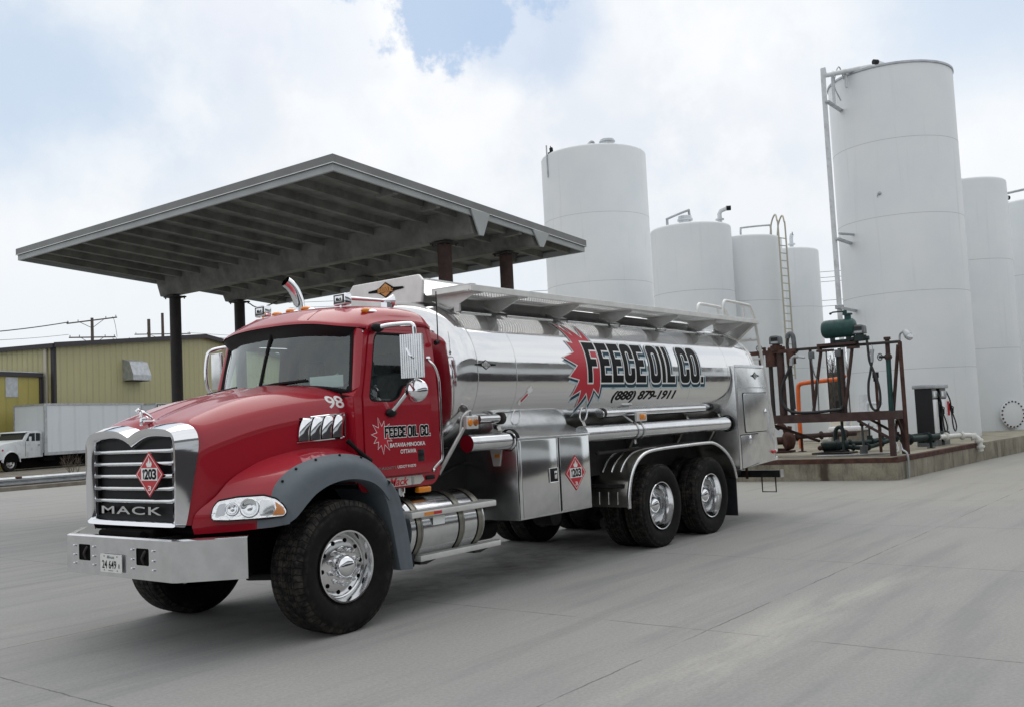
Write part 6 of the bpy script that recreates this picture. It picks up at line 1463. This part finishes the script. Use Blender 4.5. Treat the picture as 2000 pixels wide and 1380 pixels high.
# slim upper pipe with flanges, then the big hose tube
for s in (1,-1):
    g = MB(); g.tube([(1.98,-1.02*s,1.705),(2.36,-1.02*s,1.705)], .045, 14); up0 = g.build('product_pipe', 'chrome_soft', T); g = MB(); g.tube([(4.25,-1.03*s,1.70),(6.95,-1.03*s,1.71)], .052, 14); g.sphere((6.95,-1.03*s,1.71), .052); up = g.build('product_pipe', 'chrome_soft', T)
    for x, q_ in ((2.32,up0),(4.28,up)): g = MB(); g.cyl((x,-1.02*s,1.705),(x+.05,-1.02*s,1.705),.065,14); g.build('pipe_coupling', 'steel_dark', q_)
    g = MB(); g.tube([(1.70,-1.10*s,1.47),(2.44,-1.10*s,1.47)], .088, 28, cap=False); g.tube([(3.72,-1.10*s,1.475),(7.60,-1.10*s,1.475)], .098, 28); ht = g.build('hose_tube', 'chrome_soft', T, smooth=60)
    g = MB(); g.lathe([(0,0),(.085,0),(.085,.02)], (1.698,-1.10*s,1.47), (1,0,0), 28); g.build('tube_cap', 'chrome', ht)
    g = MB(); g.lathe([(.106,0),(.115,.0),(.115,.05),(.106,.05)], (2.36,-1.10*s,1.475), (1,0,0), 28); g.lathe([(.106,0),(.118,.0),(.118,.06),(.106,.06)], (7.52,-1.10*s,1.475), (1,0,0), 28); g.build('tube_gasket', 'rubber_seal', ht)
    g = MB()
    for x in (4.86,4.99): g.lathe([(.106,-.012),(.113,-.012),(.113,.012),(.106,.012)], (x,-1.10*s,1.475), (1,0,0), 28)
    g.cyl((4.92,-1.10*s,1.36),(4.92,-1.10*s,1.31),.018,8); g.tube([(4.86,-1.11*s,1.58),(4.76,-1.05*s,1.66),(4.70,-1.0*s,1.76)],.014,6); g.build('tube_strap', 'alu', ht)
    g = MB(); g.tube([(4.2,-1.0*s,1.235),(5.2,-1.0*s,1.24),(6.7,-1.0*s,1.25)], .02, 8); g.sphere((4.2,-1.0*s,1.235),.032); g.build('air_line', 'steel_dark', T)
# front light bracket and tank front support arm
g = MB(); g.box((1.60,-1.20,1.615),(1.775,-1.15,1.74), bev=.008); lb = g.build('lamp_bracket', 'alu_white', T, smooth=0)
for x, m in ((1.648,'amber'),(1.732,'amber_dark')):
    g = MB(); g.lathe([(0,.018),(.028,.014),(.038,.0)], (x,-1.20,1.678), (0,-1,0), 20); g.build('marker_lamp', m, lb)
g = MB(); g.tube(cr([(1.58,-1.12,1.55),(1.60,-1.13,1.70),(1.66,-1.14,1.77),(1.75,-1.12,1.79),(1.80,-1.08,1.74)],5), .013, 8); g.tube([(1.36,-1.02,1.20),(1.62,-1.14,1.63)], .020, 8); g.build('lamp_arm', 'alu_dull', T)
for x in (2.50,3.78):
    g = MB(); g.tube([V((x+.03+.075*math.cos(q)+.05*math.sin(q),-1.085+.02*math.sin(q),1.71+.085*math.sin(q))) for q in [2*PI*k/20 for k in range(21)]], .009, 6, cap=False); g.build('tank_lug', 'alu', T)
g = MB(); g.box((4.88,-1.17,1.585),(5.12,-1.13,1.70), bev=.008); sm = g.build('side_lamp', 'alu_white', T, smooth=0)
g = MB(); g.box((4.94,-1.185,1.605),(5.075,-1.165,1.675), bev=.012); g.build('side_lens', 'amber', sm)
# equipment cabinet
cb = [(-1.20,.65),(-1.20,1.49),(-.76,1.66),(-.45,1.66),(-.45,.65)]
g = MB(); g.prism(cb, lambda u,v,d: V((d,u,v)), 2.36, 3.72, bev=.008); cab2 = g.build('equipment_cabinet', 'alu', T, smooth=30)
g = MB(); g.prism([(-.80,1.668),(-.95,1.70),(-.86,1.82),(-.60,1.70)], lambda u,v,d: V((d,u,v)), 2.70, 3.80, bev=.006); g.build('splash_tray', 'alu', cab2, smooth=30)
for a, b in ((2.42,3.05),(3.115,3.69)):
    g = MB(); g.box((a,-1.216,.675),(b,-1.2005,1.465), bev=.006); g.build('cabinet_door', 'door_alu', cab2, smooth=30)
g = MB(); g.box((3.056,-1.212,.67),(3.085,-1.201,1.465), bev=.003); g.box((2.365,-1.222,1.472),(3.718,-1.201,1.492), bev=.004); g.box((2.362,-1.218,.655),(2.412,-1.201,1.468), bev=.004); g.box((2.38,-.775,1.662),(3.70,-.755,1.676), bev=.003); g.build('door_edge', 'chrome_soft', cab2, smooth=30)
g = MB(); g.box((3.088,-1.205,.67),(3.112,-1.2002,1.465)); g.build('door_gap', 'void_black', cab2, smooth=0)
g = MB(); g.box((2.90,-1.222,1.00),(3.04,-1.2165,1.14), bev=.004); lt = g.build('latch', 'black_plastic', cab2)
g = MB(); g.box((2.975,-1.232,1.03),(3.02,-1.223,1.115), bev=.006); g.tube([(2.895,-1.222,.995),(3.045,-1.222,.995),(3.045,-1.222,1.145),(2.895,-1.222,1.145),(2.895,-1.222,.995)], .006, 5); g.build('latch_frame', 'chrome', cab2)
placard(T, lambda u,v,d: V((3.39+u,-1.2185-d,1.065+v)), .20, .195)
g = MB(); g.prism([(-1.02,1.40),(-.86,1.40),(-.90,1.21),(-.98,1.21)], lambda u,v,d: V((2.355-d,u,v)), 0, .01); g.build('hanger_plate', 'alu_white', cab2, smooth=0)
g = MB(); g.box((2.335,-.99,1.30),(2.344,-.93,1.33)); g.build('yellow_tag', 'amber', cab2, smooth=0)
g = MB(); g.tube(cr([(2.40,-.50,1.25),(2.2,-.52,1.22),(1.9,-.55,1.15),(1.6,-.5,1.05)],5), .014, 6); g.build('air_hose', 'hose_black', cab2)
# fuel tank and steps
for s in (1,-1):
    fc = V((0,-.88*s,.725)); g = MB(); g.lathe([(0,.80),(.22,.805),(.275,.82),(.295,.85),(.30,.88),(.30,1.80),(.295,1.83),(.275,1.86),(.22,1.875),(0,1.88)], fc, (1,0,0), 48); ft = g.build('fuel_tank', 'chrome_soft', T, smooth=40)
    for x in (.90,1.48,1.76):
        g = MB(); g.lathe([(.301,-.035),(.308,-.035),(.308,-.022),(.304,-.02),(.304,.02),(.308,.022),(.308,.035),(.301,.035)], fc+V((x,0,0)), (1,0,0), 48); st_ = g.build('tank_strap', 'strap_metal', ft)
        g = MB(); g.lathe([(.3005,-.042),(.305,-.042),(.305,-.036),(.3005,-.036)], fc+V((x,0,0)), (1,0,0), 48); g.lathe([(.3005,.036),(.305,.036),(.305,.042),(.3005,.042)], fc+V((x,0,0)), (1,0,0), 48); g.build('strap_rubber', 'rubber_seal', ft)
    g = MB(); g.cyl((1.02,-.82*s,1.01),(1.02,-.82*s,1.05),.05,14); g.cyl((1.02,-.82*s,1.05),(1.02,-.82*s,1.10),.062,12); g.build('filler_cap', 'chrome', ft)
    g = MB(); g.box((.74,-1.245*s,.850),(1.94,-1.02*s,.905), bev=.008); stp = g.build('step', 'alu_white', T, smooth=30)
    g = MB(); g.box((.75,-1.24*s,.907),(1.93,-1.03*s,.911)); g.build('tread', 'step_tread', stp, smooth=0)
    g = MB(); g.box((.90,-1.250*s,.862),(1.02,-1.2455*s,.89)); g.build('reflector', 'amber', stp, smooth=0)
    g = MB(); g.box((1.02,-1.250*s,.862),(1.13,-1.2455*s,.89)); g.build('reflector', 'tail_red', stp, smooth=0)
    g = MB(); g.box((1.07,-1.192*s,.755),(1.23,-1.186*s,.835), bev=.01); g.build('label_tag', 'paper', ft, smooth=0)
    g = MB(); g.box((.93,-1.15*s,.440),(2.10,-1.07*s,.492), bev=.006); ls = g.build('lower_step', 'alu_white', T, smooth=30)
    g = MB(); g.box((.94,-1.145*s,.494),(2.09,-1.075*s,.498)); g.build('tread', 'step_tread', ls, smooth=0)
    for x in (.93,1.70): 
        g = MB(); g.prism([(x,.44),(x+.22,.44),(x+.08,.41),(x,.415)], lambda u,v,d: V((u,d,v)), -1.14*s, -1.0*s); g.build('step_hanger', 'black_frame', ls, smooth=0)
    g = MB(); g.box((.80,-1.10*s,.40),(.90,-.95*s,.55), bev=.01); g.tube([(.85,-1.0*s,.5),(.85,-1.0*s,.9)],.03,6); g.build('step_mount', 'black_frame', ls)
    g = MB(); g.cyl((.80,-.78*s,1.10),(.86,-.80*s,1.13),.09,14); g.build('air_filter', 'black_plastic', ft)
# drive wheel mudguards
MG = [(4.50,.57),(4.505,.72),(4.56,.90),(4.66,1.05),(4.82,1.16),(5.02,1.215),(5.36,1.235),(6.0,1.243),(6.62,1.245),(6.86,1.225),(7.10,1.14),(7.30,1.02),(7.44,.86),(7.50,.70)]
for s in (1,-1):
    P_ = cr([(a,0,b) for a,b in MG],4)
    g = MB(); g.grid([[(p.x,y*s,p.z+dz) for p in P_] for y,dz in ((-1.20,-.02),(-1.19,.0),(-.9,.0),(-.66,.0))]); mg = g.build('mudguard', 'guard_alu', T, smooth=60, thick=.006)
    g = MB(); g.tube([V((p.x,-1.215*s,p.z-.012)) for p in P_], .024, 10); g.build('edge_bead', 'alu', mg)
    for k, y in enumerate((-.80,-.93,-1.06)):
        g = MB(); q = [p+V((-.006,0,.006)) for p in P_[10:26]]; g.tube([V((p.x,y*s,p.z)) for p in q], .007, 5); g.build('rib', 'alu', mg)
        g = MB(); g.tube([V((4.495,y*s,.60)),V((4.50,y*s,.75))], .007, 5); g.build('rib', 'alu', mg)
    g = MB(); g.box((4.498,-1.15*s,.80),(4.555,-.68*s,.845)); 
    for y in (-.74,-.90,-1.06): g.cyl((4.49,y*s,.82),(4.50,y*s,.82),.02,8)
    g.build('mudguard_brace', 'black_frame', mg, smooth=0)
    g = MB(); g.box((7.50,-1.22*s,.72),(7.53,-.62*s,.78)); fl = g.build('mud_flap_bar', 'black_frame', T, smooth=0)
    g = MB(); g.prism([(7.505,.15),(7.525,.15),(7.535,.74),(7.515,.74)], lambda u,v,d: V((u,d,v)), -1.20*s, -.62*s); g.build('mud_flap', 'hose_black', fl, smooth=0)
# rear cabinet
rp = [(7.68,.79),(7.68,2.305),(8.70,2.305),(8.78,2.10),(8.84,1.80),(8.98,1.10),(9.03,.92),(8.97,.85)]
g = MB(); g.prism(rp, lambda u,v,d: V((u,d,v)), -1.205, 1.205, bev=.012); rc = g.build('rear_cabinet', 'alu', T, smooth=40)
g = MB(); g.box((7.67,-1.218,2.285),(8.72,-1.2055,2.325), bev=.004); g.box((7.665,-1.216,.80),(7.73,-1.2055,2.28), bev=.003); g.box((7.735,-1.211,1.98),(8.79,-1.2055,1.992)); g.build('corner_bead', 'chrome_soft', rc, smooth=0)
def hatch_door(pl, nm, hx, hz):
    g = MB(); g.prism(rpoly(grow(pl,.012),.04), lambda u,v,d: V((u,-1.2052-d,v)), 0, .004); a = g.build(nm, 'rubber_seal', T, smooth=0)
    g = MB(); g.prism(rpoly(pl,.035), lambda u,v,d: V((u,-1.2092-d,v)), 0, .012, bev=.003); g.build('door_skin', 'alu', a, smooth=30)
    g = MB(); g.sphere((hx,-1.226,hz), .035, 0, 10, (.8,.6,1.5)); g.box((hx-.035,-1.226,hz-.06),(hx+.035,-1.2215,hz+.06), bev=.01); g.build('door_latch', 'chrome', a)
hatch_door([(7.93,1.325),(8.72,1.325),(8.78,1.90),(7.91,1.90)], 'cabinet_hatch', 8.66, 1.60)
hatch_door([(7.74,.80),(8.36,.86),(8.39,1.285),(7.745,1.285)], 'cabinet_hatch', 8.05, 1.22)
diamond_badge(lambda u,v,d: V((8.40+u,-1.2055-d,2.165+v)), .30, .115, rc, 'black_mark', 'alu_dull', 'BEALL')
g = MB()
for s in (1,): 
    for x in (8.90,8.97): g.lathe([(0,.02),(.022,.018),(.030,0)], (x,-1.206,.985), (0,-1,0), 16)
g.build('tail_lamp', 'tail_red', rc)
g = MB(); g.box((8.90,-1.15,.84),(9.22,1.15,.90), bev=.01); g.build('rear_step', 'alu_white', T, smooth=0)
# collar between tank shell and rear cabinet
g = MB(); g.grid([[(8.36,-tprof(z)-.004,z) for z in (2.33,2.5,2.65,2.78,2.88)],[(8.56,-tprof(z)*.985,z) for z in (2.33,2.5,2.64,2.76,2.86)]]); g.build('rear_collar', 'alu_white', T, smooth=40)
# rear ladder and hand rail
L0, L1 = V((9.32,-1.06,.98)), V((8.92,-1.06,3.02))
for dy in (0,.42):
    o_ = V((0,dy,0)); g = MB()
    g.tube(cr([p+o_ for p in (V((9.18,-1.06,.92)),V((9.33,-1.06,.97)),V((9.38,-1.06,1.10)),V((9.15,-1.06,2.05)),V((8.90,-1.06,2.95)),V((8.80,-1.06,3.16)),V((8.70,-1.06,3.26)),V((8.55,-1.06,3.275)),V((7.92,-1.06,3.29)),V((7.80,-1.06,3.27)),V((7.75,-1.06,3.19)),V((7.75,-1.06,3.05)))],5), .024, 10); g.tube([V((8.45,-1.06,3.27))+o_,V((8.47,-1.06,3.05))+o_], .018, 8); rl = g.build('hand_rail', 'alu_white', T)
    if dy == 0:
        for z, x in ((1.25,9.34),(1.55,9.27),(1.85,9.20),(2.15,9.12),(2.45,9.04),(2.75,8.96)):
            g = MB(); g.box((x-.02,-1.05,z-.018),(x+.02,-.63,z+.018)); g.box((x-.24,-1.05,z-.012),(x,-1.02,z+.012)); g.build('rung', 'alu_white', rl, smooth=0)
# rear underride beam
g = MB(); g.box((9.24,-1.15,.565),(9.36,1.15,.675)); hb = g.build('bumper_beam', 'black_frame', T, smooth=0)
for y in (-.45,.45):
    g = MB(); g.box((8.70,y-.05,.60),(9.24,y+.05,.74)); g.build('beam_arm', 'black_frame', hb, smooth=0)
g = MB(); g.box((9.22,-.62,.54),(9.238,-.58,.78)); g.build('beam_bracket', 'steel_rust', hb, smooth=0)
g = MB(); g.tube([(9.30,-.82,.565),(9.30,-.82,.33),(9.30,-1.05,.33),(9.30,-1.05,.565)], .012, 6); g.build('step_loop', 'steel_dark', hb)
g = MB(); g.box((9.235,-1.165,.56),(9.365,-1.152,.68)); g.build('end_plate', 'alu_dull', hb, smooth=0)
